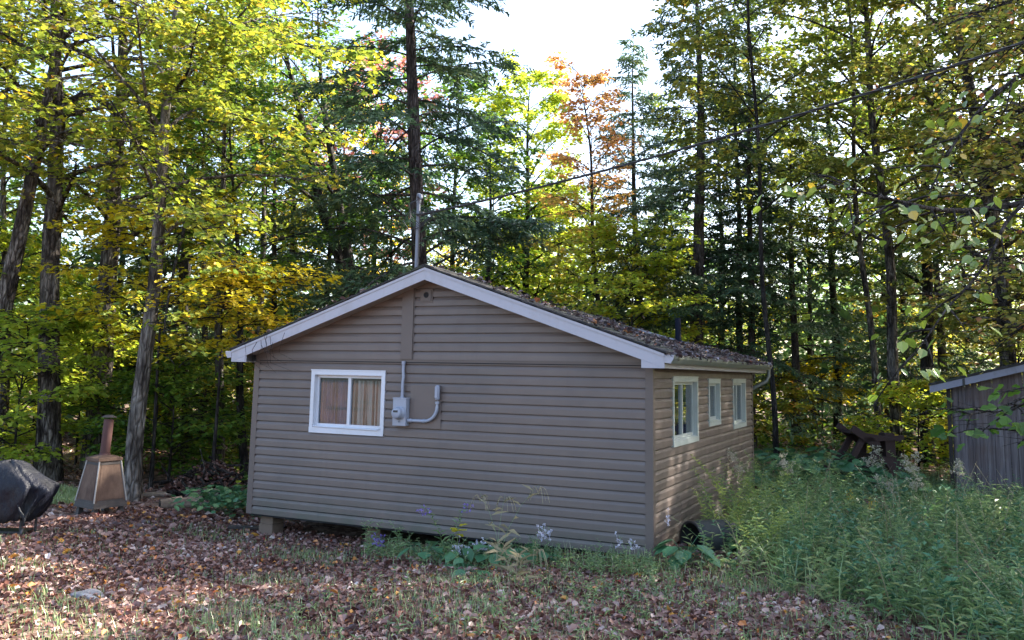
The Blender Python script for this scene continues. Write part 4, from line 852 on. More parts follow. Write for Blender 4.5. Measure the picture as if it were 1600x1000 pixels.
# ------------------------------------------------------------------ fallen leaves, grass, weeds
def inhouse(x, y, m=0.0): return (x > -W - m) & (x < m) & (y > -m) & (y < LEN + m)
rg = np.random.default_rng(400)
def weedy(x, y):
    """how weedy the ground is (0 = leaf litter, 1 = tall weeds)"""
    edge = np.where(y > 0.3, .12, .12 + (0.3 - y) * .85) + .25 * np.sin(y * 2.3) * (y < 2)
    d = smooth(0, 1.1, x - edge) * smooth(-4.3, -2.4, y + .35 * np.maximum(x - 2, 0) - .2)
    back = smooth(7.2, 8.2, y) * smooth(-3.5, -1, x)
    return np.maximum(d, back) * smooth(19, 14, y)
def litter(n, xr, yr, size, dens, zfn=gz, lift=.02, tilt=.55, edges=None):
    x = rg.uniform(*xr, n); y = rg.uniform(*yr, n); k = rg.random(n) < dens(x, y); x, y = x[k], y[k]; n = len(x)
    P = np.stack([x, y, zfn(x, y) + rg.uniform(.002, lift, n)], 1); a = rg.uniform(0, 6.28, n)
    D = np.stack([np.cos(a), np.sin(a), rg.normal(0, .25, n)], 1); Nn = np.stack([rg.normal(0, tilt, n), rg.normal(0, tilt, n), np.ones(n)], 1)
    s = size * rg.choice([.55, .8, 1.05, 1.5], n, p=[.35, .3, .22, .13]) * rg.uniform(.8, 1.2, n); patch = .07 * np.sin(x * 1.7 + 1.3 * np.sin(y * 1.1)) + .05 * np.sin(y * 3.1 + x)
    T = np.clip(rg.beta(1.15, 1.9, n) * .88 + patch, 0, .88); T = np.where(rg.random(n) < .055, rg.uniform(.88, 1, n), T)
    return P, D, Nn, s, s * rg.uniform(.6, .95, n), T
g = G()
def clump(x, y): return .5 + .5 * np.sin(x * 2.1 + 2 * np.sin(y * 1.3)) * np.sin(y * 2.7 + 1.7 * np.sin(x * .9))
gpatch = lambda x, y: smooth(.45, .95, clump(x * .8 + 2, y * .9)) * (~inhouse(x, y, 0))
a_ = litter(120000, (-9.5, 5.5), (-7.6, .9), .056, lambda x, y: (~inhouse(x, y, -.5)) * (1 - .88 * weedy(x, y)) * (.45 + .55 * clump(x, y)) * (1 - .45 * gpatch(x, y)))
b_ = litter(26000, (-22, 6), (.5, 20), .10, lambda x, y: (~inhouse(x, y, -.3)) * (1 - .97 * weedy(x, y)) * .9)
c_ = litter(9000, (-20, -6), (-6, 1), .085, lambda x, y: x < 99)
P, D, Nn, s_, w_, T = [np.concatenate(q) for q in zip(a_, b_, c_)]
g.leaves(P, D, Nn, s_, w_, CURL, T)
o = g.obj('fallen_leaves', M['litter']); tag(o, 'carpet of pinkish brown fallen leaves over the yard', 'fallen leaves', kind='stuff')
# leaves lying on the roof and in the gutter
_beta = 1
g = G(); roofz = lambda x, y: ROOFZ(0) * 0 + (zr - .344 * np.abs(x - XM)) + .012 - sagz(x, y)
a_ = litter(6500, (XM - .1, EX + .02), (-oh, LEN + oh), .062, lambda x, y: .12 + .75 * smooth(-2.2, -.2, x) * (1 - .75 * clump(x * 2.4, y * 1.3)), roofz, .045, .5)
b_ = litter(1500, (-W - EX, XM), (-oh, LEN + oh), .08, lambda x, y: x < 99, roofz, .02, .4)
c_ = litter(900, (EX + .02, EX + .1), (-oh, LEN + oh), .07, lambda x, y: x < 99, lambda x, y: 2.41 + 0 * x, .05, .8)
P, D, Nn, s_, w_, T = [np.concatenate(q) for q in zip(a_, b_, c_)]; T = np.where(T < .88, T * .9, T)
g.leaves(P, D, Nn, s_, w_, CURL, T); o = g.obj('roof_leaves', M['roof_litter']); tag(o, 'brown and maroon fallen leaves lying thick on the roof slope', 'fallen leaves', kind='stuff')

def blades(n, xr, yr, dens, h, wd, tint, gl):
    x = rg.uniform(*xr, n); y = rg.uniform(*yr, n); k = rg.random(n) < dens(x, y); x, y = x[k], y[k]; n = len(x)
    a = rg.uniform(0, 6.28, n); ln = rg.uniform(.15, .75, n)
    P = np.stack([x, y, gz(x, y) - .005], 1); D = np.stack([np.cos(a) * ln, np.sin(a) * ln, np.ones(n)], 1); Nn = np.stack([np.cos(a), np.sin(a), -ln * .6 + 0 * a], 1)
    s = h * rg.uniform(.5, 1.35, n); gl.leaves(P, D, -Nn, s, wd * rg.uniform(.7, 1.4, n), BLADE, np.clip(rg.normal(*tint, n), 0, 1))
g = G()
blades(52000, (-8, 4.5), (-7.4, 0), lambda x, y: (.06 + .6 * gpatch(x, y) + .42 * smooth(-3.5, 1.0, x) * (.15 + .85 * clump(x * 1.6, y * 1.6))) * (1 - .3 * weedy(x, y)), .105, .007, (.55, .25), g)
blades(3500, (-4.2, 1.2), (-1.5, 0), lambda x, y: smooth(-4.2, -2.5, x) * smooth(-1.5, -.4, y) * clump(x * 3, y * 3), .18, .007, (.6, .25), g)
bx_, by_, _z = spot(88, 17.0); blades(3500, (bx_ - .9, bx_ + .9), (by_ - .5, by_ + .6), lambda x, y: x < 99, .14, .014, (.84, .03), g)
o = g.obj('grass', M['weed']); tag(o, 'short green grass and sprigs poking through the fallen leaves', 'grass', kind='stuff')

def stem(rg, wood, acc, b, H, nl, L, lean, az, curve=.25, bare=.15, r=.004, fine=0):
    s = np.linspace(0, 1, 5); d = np.array([math.cos(az) * lean, math.sin(az) * lean, 1.0])
    Q = b + np.outer(s, d) * H + np.outer(s ** 2.5 * curve * H, [math.cos(az), math.sin(az), -.35]); wood.tube(Q, r * (1 - .7 * s), 3, cap=False)
    u = bare + (1 - bare) * (np.arange(nl) + rg.random(nl)) / nl
    P = np.stack([np.interp(u, s, Q[:, k]) for k in range(3)], 1); a = np.arange(nl) * 2.4 + rg.uniform(0, 6) + rg.normal(0, .3, nl)
    acc.append((P, np.stack([np.cos(a), np.sin(a), rg.uniform(-.1, .9, nl)], 1), np.stack([-np.cos(a) * .4, -np.sin(a) * .4, np.ones(nl)], 1) + rg.normal(0, .2, (nl, 3)),
                L * (1.15 - .65 * u) * rg.uniform(.7, 1.25, nl), u))
    return Q
def weeds(rg, n, xr, yr, dens, hfn, nl, L, wratio, tint, mesh, wood):
    acc = []; T = []
    x = rg.uniform(*xr, n); y = rg.uniform(*yr, n); k = (rg.random(n) < dens(x, y)) & ~inhouse(x, y, .12); x, y = x[k], y[k]
    for i in range(len(x)):
        H = float(hfn(x[i], y[i])) * rg.uniform(.65, 1.25); m = max(6, int(nl * (.5 + .5 * H)))
        stem(rg, wood, acc, np.array([x[i], y[i], float(gz(x[i], y[i])) - .02]), H, m, L, rg.uniform(0, .35), rg.uniform(0, 6.28))
        T.append(np.clip(rg.normal(tint[0], tint[1]) + rg.normal(0, .12, m), 0, .87))
    P, D, Nn, S_, U = [np.concatenate([a[k] for a in acc]) for k in range(5)]; T = np.concatenate(T)
    mesh.leaves(P, D, Nn, S_, S_ * wratio * rg.uniform(.8, 1.3, len(S_)), LANCE, T)
rg = np.random.default_rng(500); g = G(); wd = G()
wh = lambda x, y: (.22 + .60 * weedy(x, y) * (.35 + .5 * smooth(1.5, 3.8, x) + .35 * smooth(1.0, .2, abs(x - 1.0)) * smooth(-.6, .8, y))) * (.65 + .7 * float(clump(x * 2.3, y * 2.1)))
weeds(rg, 1050, (.1, 6.0), (-3.8, 4), lambda x, y: weedy(x, y) ** 1.3 * (.35 + .65 * clump(x * 1.9 + 1, y * 1.7)), wh, 30, .125, .16, (.40, .16), g, wd)
weeds(rg, 650, (.1, 6.0), (-3.8, 4), lambda x, y: weedy(x, y) * clump(x * 1.3 + 4, y * 1.2), wh, 22, .17, .24, (.62, .16), g, wd)
weeds(rg, 420, (-.3, 6.0), (-4.2, 4), lambda x, y: weedy(x + .3, y), lambda x, y: .9 * wh(x, y) + .1, 14, .16, .07, (.9, .06), g, wd)
weeds(rg, 1700, (-3.5, 4.0), (-6.5, -.2), lambda x, y: smooth(-3.5, .8, x) * clump(x * 2.2, y * 2.4 + 1) * (1 - weedy(x, y)), lambda x, y: .17, 12, .075, .22, (.55, .2), g, wd)
weeds(rg, 2600, (-3, 11), (4, 17), lambda x, y: weedy(x, y), lambda x, y: (.34 + .3 * float(smooth(2.5, 5, x))) * (.55 + .8 * float(clump(x * 1.7, y * 1.3))), 20, .14, .22, (.52, .18), g, wd)
weeds(rg, 800, (2.6, 7.0), (-4.8, -.5), lambda x, y: smooth(2.5, 3.4, x + .2 * y), lambda x, y: .5 * (.6 + .7 * float(clump(x * 2, y * 2))), 26, .14, .17, (.5, .18), g, wd)
weeds(rg, 700, (-4.2, .5), (-1.6, -.12), lambda x, y: smooth(-4.2, -3, x) * smooth(-1.7, -.5, y) * clump(x * 2.6, y * 3 + 2), lambda x, y: .26, 16, .085, .24, (.5, .22), g, wd)
weeds(rg, 300, (.3, 1.9), (-.5, 5.5), lambda x, y: smooth(-.6, .5, y) * (1 - .9 * ((x < .95) & (y < 1.6))) * clump(x * 3, y * 2.2), lambda x, y: .86 + .2 * math.sin(y * 3), 40, .11, .15, (.58, .14), g, wd)
merge(g, wd)
o = g.obj('weed_meadow', M['weed']); tag(o, 'dense knee-high green weeds with narrow leaves covering the right side', 'weeds', kind='stuff')
g = G(); wd = G()
wh2 = lambda x, y: (.3 + .5 * float(weedy(x, y))) * rg.uniform(.6, 1.25)
weeds(rg, 480, (.6, 6.5), (-3.8, 5), lambda x, y: weedy(x, y), wh2, 14, .13, .55, (.4, .25), g, wd)
merge(g, wd); o = g.obj('broadleaf_weeds', M['broad']); tag(o, 'dark green broad-leaved weeds scattered through the right side patch', 'weeds', kind='stuff')
g = G(); wd = G()
weeds(rg, 200, (.3, 6.5), (-4.2, 6), lambda x, y: weedy(x + .2, y), wh2, 5, .09, .10, (.3, .3), g, wd)
for k in range(120):
    x, y = rg.uniform(.3, 6.5), rg.uniform(-4, 7)
    if rg.random() > weedy(x, y): continue
    a = rg.uniform(0, 6.28); H = rg.uniform(.5, 1.05); z = float(gz(x, y)); l = rg.uniform(.1, .5)
    wd.tube(np.array([(x, y, z), (x + l * .4 * math.cos(a), y + l * .4 * math.sin(a), z + H * .6), (x + l * math.cos(a), y + l * math.sin(a), z + H)]), [.005, .004, .002], 4, cap=False)
merge(g, wd); o = g.obj('dry_stalks', M['straw']); tag(o, 'dry bent straw-coloured stalks standing among the green weeds', 'dry stalks', kind='stuff')
g = G(); blades(5500, (.2, 6.0), (-4.0, 3.5), lambda x, y: weedy(x, y) * smooth(.45, .9, clump(x * 1.8 + 2, y * 2.2)), .48, .011, (.62, .2), g); blades(5000, (2.5, 8), (5, 12), lambda x, y: weedy(x, y) * clump(x, y), .5, .014, (.6, .2), g)
o = g.obj('tall_grass', M['weed']); tag(o, 'clumps of long grass between the weeds', 'grass', kind='stuff')
# low broad leaves: forest undergrowth and the patch before the rusty machine
def broad(gl, n, xr, yr, dens, h, size, tint):
    x = rg.uniform(*xr, n); y = rg.uniform(*yr, n); k = (rg.random(n) < dens(x, y)) & ~inhouse(x, y, .25); x, y = x[k], y[k]; n = len(x); a = rg.uniform(0, 6.28, n)
    z = gz(x, y) + h * rg.random(n) ** .7; gl.leaves(np.stack([x, y, z], 1), np.stack([np.cos(a), np.sin(a), rg.normal(-.15, .25, n)], 1), np.stack([rg.normal(0, .35, n), rg.normal(0, .35, n), np.ones(n)], 1), size * rg.uniform(.6, 1.3, n), size * rg.uniform(.6, 1.1, n), LEAFO, np.clip(rg.normal(*tint, n), 0, 1))
g = G()
broad(g, 26000, (-26, -5), (1.5, 26), lambda x, y: smooth(1.2, 3.6, y + .45 * (x + 9)) * clump(x * .7, y * .8) * smooth(26, 14, y), .5, .14, (.4, .25))
broad(g, 9000, (-6, 14), (8, 26), lambda x, y: np.where(y > 15, .8, 0) + 0 * x, .6, .16, (.5, .3))
o = g.obj('forest_undergrowth', M['leaf_g']); tag(o, 'low leafy green undergrowth on the forest floor between the trunks', 'undergrowth', kind='stuff')
g = G(); c0 = spot(1290, 18.6); broad(g, 900, (c0[0] - 2.4, c0[0] + 2.2), (c0[1] - 2.6, c0[1] + 2.2), lambda x, y: np.exp(-((x - c0[0]) ** 2 + (y - c0[1]) ** 2) / 3.0), .62, .30, (.45, .2))
o = g.obj('burdock_patch', M['broad']); tag(o, 'patch of flat broad blue-green leaves in front of the rusty machine', 'leafy patch', kind='stuff')
g = G(); c0 = spot(362, 15.3); broad(g, 800, (c0[0] - .6, c0[0] + 1.0), (c0[1] - .9, c0[1] + .8), lambda x, y: np.exp(-((x - c0[0]) ** 2 * .9 + (y - c0[1]) ** 2 * 2)), .42, .13, (.6, .25))
o = g.obj('leafy_patch', M['broad']); tag(o, 'bright green low plants beside the cabin left corner', 'leafy patch', kind='stuff')

# single plants in front of the cabin wall
rg = np.random.default_rng(600)
def blob(gl, c, n, rad, size, rgx, tint=.5, tm=LANCE, flat=1.0):
    d = rgx.normal(0, 1, (n, 3)); d = unit(d); P = c + d * rad * rgx.uniform(.2, 1, n)[:, None] * [1, 1, flat]
    gl.leaves(P, d + [0, 0, .3], rgx.normal(0, 1, (n, 3)), size * rgx.uniform(.7, 1.3, n), size * .55, tm, np.clip(rgx.normal(tint, .25, n), 0, 1))
def flower_plant(name, label, u, v, d, H, nl, L, kind, nst=1, lean=.1, az=None, wratio=.17, group=None, leafm='weed', cat='plant'):
    b = spot(u, d); t = thing(name, label, cat, tuple(b), group); wood = G(); lf = G(); fl = G(); acc = []
    for k in range(nst):
        a = rg.uniform(0, 6.28) if az is None else az; hh = H * rg.uniform(.8, 1.05)
        Q = stem(rg, wood, acc, np.array([rg.normal(0, .04), rg.normal(0, .04), -.03]), hh, nl, L, lean + rg.uniform(0, .12), a)
        tipp = Q[-1]; fl = G()
        if kind in ('violet', 'flower'):
            for q in range(7): c = tipp + rg.normal(0, .035, 3) - [0, 0, rg.uniform(0, .10)]; blob(fl, c, 9, .006, .020, rg); fl.tube(np.array([c, tipp - [0, 0, .12]]), .0015, 3, cap=False)
        elif kind == 'seed':
            for q in range(12): c = tipp + np.array([rg.normal(0, .05), rg.normal(0, .05), -rg.uniform(0, .2)]); blob(fl, c, 12, .022, .035, rg)
        elif kind == 'gold':
            for q in range(14): c = tipp + np.array([rg.normal(0, .06), rg.normal(0, .06), -rg.uniform(0, .16)]); blob(fl, c, 8, .02, .022, rg)
        elif kind == 'arch':
            for q in range(7):
                a2 = rg.uniform(0, 6.28); s = np.linspace(0, 1, 7); A = tipp - [0, 0, .1] + np.stack([np.cos(a2) * s * .14, np.sin(a2) * s * .14, .10 * np.sin(s * 3.0) - .10 * s ** 2], 1); fl.tube(A, .0025, 3, cap=False)
        if fl.n: fl.obj('flower_head', M[{'violet': 'violet', 'flower': 'flower', 'seed': 'seed', 'gold': 'goldflower', 'arch': 'straw'}[kind]], t)
    P, D, Nn, S_, U = [np.concatenate([q[k] for q in acc]) for k in range(5)]; lf.leaves(P, D, Nn, S_, S_ * wratio, LANCE, np.clip(rg.normal(.5, .18, len(P)), 0, .87))
    wood.obj('stem', M['weed'], t); lf.obj('leaves', M[leafm], t)
    return t
flower_plant('aster_plant', 'tall leafy stem with one violet flower against the middle of the gable wall', 702, 0, 10.9, 1.0, 34, .12, 'violet', 2)
flower_plant('wild_grass', 'tall straw-coloured grass with arching seed head in front of the gable wall', 782, 0, 10.2, 1.15, 8, .28, 'arch', 3, .08, wratio=.028, leafm='straw')
flower_plant('wild_grass', 'pale bent grass clump low in front of the lilac flowers', 800, 0, 9.6, .5, 10, .24, 'arch', 3, .3, wratio=.03, leafm='straw')
flower_plant('aster_plant', 'spindly plant with pale lilac flowers right of the tall straw grass', 828, 0, 10.6, .62, 22, .07, 'flower', 3)
flower_plant('aster_plant', 'small clump of pale blue flowers at the foot of the gable wall', 735, 0, 10.9, .32, 18, .05, 'flower', 6, .3)
flower_plant('aster_plant', 'small plant with a violet flower in front of the dark gap under the cabin', 605, 0, 11.7, .34, 14, .08, 'violet', 2)
flower_plant('wild_plant', 'leafy green weed left of the violet flower by the dark gap', 578, 0, 11.8, .58, 26, .10, 'none', 3)
flower_plant('wild_plant', 'pair of leafy green stems between the violet flower and the tall aster', 622, 0, 11.6, .62, 26, .10, 'none', 2)
flower_plant('wild_plant', 'dark little stem near the cabin right corner with small leaves', 905, 0, 10.3, .36, 16, .06, 'none', 2)
flower_plant('aster_plant', 'thin stem with pale flowers climbing against the right end of the gable wall', 985, 0, 10.3, .5, 16, .06, 'flower', 2)
flower_plant('aster_plant', 'long drooping stem with a white flower head crossing in front of the black tub', 1120, 0, 10.9, .75, 14, .07, 'flower', 1, .7, R(200))
for i, (u, d, H, lab) in enumerate([(1160, 12.2, 1.30, 'tall feathery goldenrod in front of the far half of the side wall'), (1205, 12.8, 1.15, 'goldenrod stem beside the tall feathery one right of the cabin'), (1128, 11.6, 1.05, 'feathery green goldenrod just right of the black tub'), (1185, 10.6, .85, 'shorter goldenrod in front of the weeds right of the tub')]):
    flower_plant('goldenrod', lab, u, 0, d, H, 64, .11, 'none', 6, .22, wratio=.14, leafm='weed_bright')
for i, (u, d, H, lab) in enumerate([(1392, 17.5, 1.1, 'cream fluffy seed heads just right of the rusty machine'), (1412, 15.5, .75, 'lower cream seed heads in front of the tall grey maple'), (1462, 16.5, 1.15, 'greyish fluffy seed heads left of the shed wall'), (1190, 15.0, 1.15, 'pale lilac seed heads at the far corner of the cabin')]):
    flower_plant('meadowsweet', lab, u, 0, d, H, 26, .10, 'seed', 5, .12)
flower_plant('goldenrod', 'long goldenrod stem arching left in front of the shed corner', 1496, 0, 15.0, 1.35, 60, .12, 'none', 1, .5, math.atan2(-HR[1], -HR[0]), wratio=.12)
flower_plant('goldenrod', 'goldenrod with a small yellow flower head amid the weeds', 1346, 0, 13.0, .75, 30, .10, 'gold', 2)
flower_plant('milkweed', 'bright green upright plant rising above the weeds below the machine', 1398, 0, 15.4, .85, 16, .17, 'none', 2, wratio=.35)
# broad-leaved plants at the foot of the wall
def rosette(label, u, d, n, size, h):
    b = spot(u, d); t = thing('broadleaf_plant', label, 'plant', tuple(b)); lf = G(); wood = G(); a = np.arange(n) * 2.4 + rg.normal(0, .2, n); r = size * rg.uniform(.3, 1.1, n)
    P = np.stack([np.cos(a) * r, np.sin(a) * r, h * rg.uniform(.35, 1, n)], 1)
    for p in P: wood.tube(np.array([[0, 0, -.02], p * [.5, .5, .7], p]), .004, 4, cap=False)
    lf.leaves(P, np.stack([np.cos(a), np.sin(a), rg.normal(-.35, .2, n)], 1), np.stack([np.cos(a) * .3, np.sin(a) * .3, np.ones(n)], 1), size * rg.uniform(.7, 1.1, n), size * rg.uniform(.65, .95, n), LEAFO, np.clip(rg.normal(.45, .2, n), 0, 1))
    wood.obj('stem', M['broad'], t); lf.obj('leaves', M['broad'], t); return t
rosette('broad dark green leaves under the wall left of the tall violet aster', 662, 11.2, 10, .22, .26)
rosette('broad dark green leaves at the foot of the wall right of the violet aster', 722, 10.9, 12, .24, .24)
rosette('broad dark green leaves at the foot of the wall behind the tall straw grass', 770, 10.8, 12, .25, .30)
rosette('flat broad leaves lying in the litter before the wall plants', 728, 10.2, 8, .20, .10)
rosette('big wrinkled green leaves growing in front of the black tub', 1072, 10.7, 14, .27, .34)
rosette('broad leaves at the wall right of the lilac flowers', 838, 10.7, 9, .2, .24)
t = thing('fern_sprig', 'small bright yellow-green leaf cluster above the pale blue flowers', 'plant', tuple(spot(712, 10.75))); q = G(); q2 = G(); q.tube([(0, 0, 0), (.02, 0, .44)], .004, 4)
n = 7; a = np.linspace(0, 6, n); q2.leaves(np.tile([.02, 0, .42], (n, 1)) + rg.normal(0, .03, (n, 3)), np.stack([np.cos(a), np.sin(a), .2 + 0 * a], 1), np.tile([0, 0, 1.], (n, 1)), .12, .09, LEAFM, .2); q.obj('stem', M['weed'], t); q2.obj('leaves', M['leaf_gold'], t)

# ------------------------------------------------------------------ objects of the yard
def rotz(a): return Matrix.Rotation(a, 4, 'Z')
# outdoor fireplace
b = spot(156, 14.9); ang = R(-25.26 + 0) * 0
st = thing('outdoor_fireplace', 'rusty four-sided outdoor wood stove with a tall dark red chimney pipe', 'outdoor stove', tuple(b), rz=math.atan2(HR[1], HR[0]) - R(35)); st.scale = (.90, .90, 1)
hb, ht, z0_, z1_ = .31, .205, .17, .88
def frust(g, a, b, za, zb, inset=0.0):
    g.add([(-a, -a, za), (a, -a, za), (a, a, za), (-a, a, za), (-b, -b, zb), (b, -b, zb), (b, b, zb), (-b, b, zb)], [(0, 3, 2, 1), (4, 5, 6, 7), (0, 1, 5, 4), (1, 2, 6, 5), (2, 3, 7, 6), (3, 0, 4, 7)]); return g
body = frust(G(), hb, ht, z0_, z1_).obj('firebox', M['stove'], st)
g = G(); frust(g, hb + .025, hb + .018, z0_ - .035, z0_ - .001); frust(g, hb + .016, hb + .004, z0_ + .0, z0_ + .05)
for sx in (-1, 1):
    for sy in (-1, 1): pass
g.obj('frame', M['ironedge'], st)
for sx in (-1, 1):
    for sy in (-1, 1): g = G(); g.tube([(sx * (hb + .004), sy * (hb + .004), z0_ + .052), (sx * (ht + .004), sy * (ht + .004), z1_ - .002)], .017, 4); g.obj('corner_strip', M['brightedge'], st)
g = G(); frust(g, ht + .028, ht + .028, z1_ + .001, z1_ + .045); frust(g, ht + .02, .11, z1_ + .046, z1_ + .085); g.obj('hood', M['stove'], st)
for fa in range(4):
    g = G(); ca, sa = math.cos(fa * math.pi / 2), math.sin(fa * math.pi / 2)
    def pt(x, t, o): y = -(hb + (ht - hb) * t + o); z = z0_ + (z1_ - z0_) * t; return (x * ca - y * sa, x * sa + y * ca, z)
    wa, wb, ta, tb = .235, .17, .14, .90
    g.add([pt(-wa, ta, .006), pt(wa, ta, .006), pt(wb, tb, .006), pt(-wb, tb, .006), pt(-wa, ta, 0), pt(wa, ta, 0), pt(wb, tb, 0), pt(-wb, tb, 0)], [(0, 1, 2, 3), (0, 4, 5, 1), (1, 5, 6, 2), (2, 6, 7, 3), (3, 7, 4, 0)])
    for k in (-1, 0, 1): g.add([pt(k * .16 - .004, ta, .010), pt(k * .16 + .004, ta, .010), pt(k * .115 + .004, tb, .010), pt(k * .115 - .004, tb, .010)], [(0, 1, 2, 3)])
    g.obj('mesh_panel', M['redpanel' if fa == 3 else 'stove'], st)
    wq, wr = .262, .182
    for (xa, xb, t0, t1) in ((-1, 1, .07, .125), (-1, 1, .915, .97)):
        g = G(); g.add([pt(xa * (wq + (wr - wq) * t0), t0, .007), pt(xb * (wq + (wr - wq) * t0), t0, .007), pt(xb * (wq + (wr - wq) * t1), t1, .007), pt(xa * (wq + (wr - wq) * t1), t1, .007)], [(0, 1, 2, 3)]); g.obj('panel_rail', M['ironedge'], st)
    if fa == 3: g = G(); g.add([pt(.10, .15, .012), pt(.17, .15, .012), pt(.14, .82, .012), pt(.08, .82, .012)], [(0, 1, 2, 3)]); g.obj('door_slot', M['ironedge'], st)
g = G(); g.lathe([(.085, .0), (.088, .02), (.088, .60), (.086, .61), (.001, .61)], (0, 0, z1_ + .07), 20, axis=(.06, .02, 1)); g.lathe([(.10, 0), (.10, .03), (.088, .035)], (0, 0, z1_ + .075), 20, axis=(.06, .02, 1)); pp = g.obj('chimney_pipe', M['stovepipe'], st)
g = G(); g.lathe([(.001, .045), (.06, .04), (.132, .008), (.134, 0), (.12, -.004), (.001, -.004)], (.04, .012, z1_ + .705), 20, axis=(.06, .02, 1)); g.obj('cap', M['ironedge'], pp)
for sx in (-1, 1):
    for sy in (-1, 1):
        g = G(); x, y = sx * .25, sy * .25; g.hexa([(x - .07, y - .07, -.04), (x + .07, y - .07, -.04), (x + .07, y + .07, -.04), (x - .07, y + .07, -.04), (x - .03, y - .03, z0_ - .036), (x + .03, y - .03, z0_ - .036), (x + .03, y + .03, z0_ - .036), (x - .03, y + .03, z0_ - .036)]); g.obj('leg', M['ironedge'], st)
# covered grill
b = spot(8, 12.35); gr = thing('covered_grill', 'barbecue grill under a loose black weathered cover at the left edge', 'grill', tuple(b), rz=math.atan2(HR[1], HR[0]))
g = G(); na = 72; levels = [(.245, .42, .30, .03), (.27, .47, .35, .03), (.34, .53, .37, .03), (.46, .60, .38, .03), (.58, .68, .38, .02), (.68, .735, .375, .01), (.735, .735, .365, 0), (.79, .63, .345, 0), (.87, .49, .31, 0), (.95, .36, .27, -.01), (1.02, .27, .22, -.02), (1.065, .16, .14, -.02), (1.085, .02, .02, -.02)]
a = np.arange(na) * 2 * np.pi / na; V = []
for i, (z, rx, ry, dx) in enumerate(levels):
    e = .55; cx_ = np.sign(np.cos(a)) * np.abs(np.cos(a)) ** e * rx; sy_ = np.sign(np.sin(a)) * np.abs(np.sin(a)) ** e * ry
    fold = 1 + (.05 * np.sin(7 * a + z * 5) + .04 * np.sin(15 * a - z * 9) + .02 * np.sin(27 * a + z * 13)) * (1.2 if z < .7 else .55)
    dent = 1 - .30 * np.exp(-((a - 5.45) ** 2) / .035 - ((z - .52) / .17) ** 2) - .10 * np.exp(-((a - 4.4) ** 2) / .05 - ((z - .45) / .2) ** 2)
    V.append(np.stack([cx_ * fold * dent + dx, sy_ * fold * dent, z + .018 * np.sin(5 * a + i) + .012 * np.sin(13 * a) * (z < .3)], 1))
V = np.array(V); m = len(levels); i = np.arange(m - 1)[:, None] * na; j = np.arange(na)[None, :]; j2 = (j + 1) % na
g.add(V, np.stack([i + j, i + j2, i + na + j2, i + na + j], -1).reshape(-1, 4), .5, True); g.add(V[-1], [list(range(na))])
gr.scale = (.80, .80, .93); cv = g.obj('cover', M['tarp'], gr)
g = G(); g.tube([(.30, -.36, .60), (.42, -.37, .40), (.50, -.37, .30), (.49, -.35, .20)], [.012, .02, .03, .022], 6); g.tube([(.66, -.30, .62), (.56, -.36, .42), (.50, -.37, .30)], [.008, .014, .018], 6); g.obj('drawstring_fold', M['tarp'], cv)
for x, y in ((-.38, -.24), (.38, -.24), (-.38, .24), (.38, .24)):
    g = G(); g.tube([(x, y, -.04), (x, y, .30)], .022, 8); g.obj('leg', M['black'], gr)
for x in (.40, -.40):
    g = G(); g.lathe([(.02, -.022), (.075, -.022), (.085, -.012), (.085, .012), (.075, .022), (.02, .022)], (x + .03, -.25, .07), 18, axis=(1, .1, 0)); g.obj('wheel', M['black'], gr)
g = G(); g.box((-.37, -.25, .07), (.37, -.225, .10)); g.box((-.37, -.22, .065), (.37, .22, .08)); g.obj('lower_shelf', M['black'], gr)
# logs, brush pile, plank, rock
def log(label, u, d, L, r, az, z=.0, mat='log'):
    b = spot(u, d); t = thing('log', label, 'log', (b[0], b[1], b[2] + z), rz=az); g = G()
    s = np.linspace(-L / 2, L / 2, 8); g.tube(np.stack([s, .02 * np.sin(s * 5), r + 0 * s + .01 * np.sin(s * 8)], 1), r * (1 + .06 * np.sin(s * 9)), 14, rough=lambda P, a: 1 + .06 * np.sin(a * 4 + P[:, 0][:, None] * 6), cap=False); g.obj('bark', M[mat], t)
    for e in (-1, 1):
        g = G(); k = 0 if e < 0 else -1; g.lathe([(.001, .002), (r * .98, .002), (r * .98, 0)], (e * L / 2, .02 * math.sin(e * L / 2 * 5), r), 14, axis=(e, 0, 0)); g.obj('cut_end', M['logend'], t)
    return t
hz = math.atan2(HR[1], HR[0])
log('short dark-ended log lying sideways left of the brown split log', 266, 15.6, .36, .10, hz + .5)
log('brown bark-stripped log next to the short dark-ended log', 290, 15.7, .5, .10, hz + .35)
log('thin long grey log lying at the foot of the pale leaning maple', 232, 17.0, .9, .05, hz + .15)
log('dark log leaning on the front of the brush pile', 318, 16.9, .7, .07, hz - .3, .03, 'log')
b = spot(332, 17.6); t = thing('brush_pile', 'dark heap of sticks, roots and dead leaves behind the logs', 'brush pile', tuple(b)); rg = np.random.default_rng(700); g = G()
for k in range(150):
    a = rg.uniform(0, 6.28); r = rg.random() ** .6 * .95; h = .62 * (1 - r / 1.05) * rg.uniform(.3, 1.1); c = np.array([r * math.cos(a) * 1.2, r * math.sin(a) * .8, h]); d = unit(rg.normal(0, 1, 3) * [1, 1, .4]); L = rg.uniform(.2, .8)
    g.tube(np.array([c - d * L / 2, c + rg.normal(0, .03, 3), c + d * L / 2]), rg.uniform(.008, .035), 5)
g.obj('sticks', M['bark_dark'], t)
g = G(); g.tube([(-.05, -.3, .15), (0, -.25, .5), (-.12, -.28, .85)], [.02, .015, .008], 6); g.obj('pale_stick', M['bark_pale'], t, 'thin pale bare stick standing up')
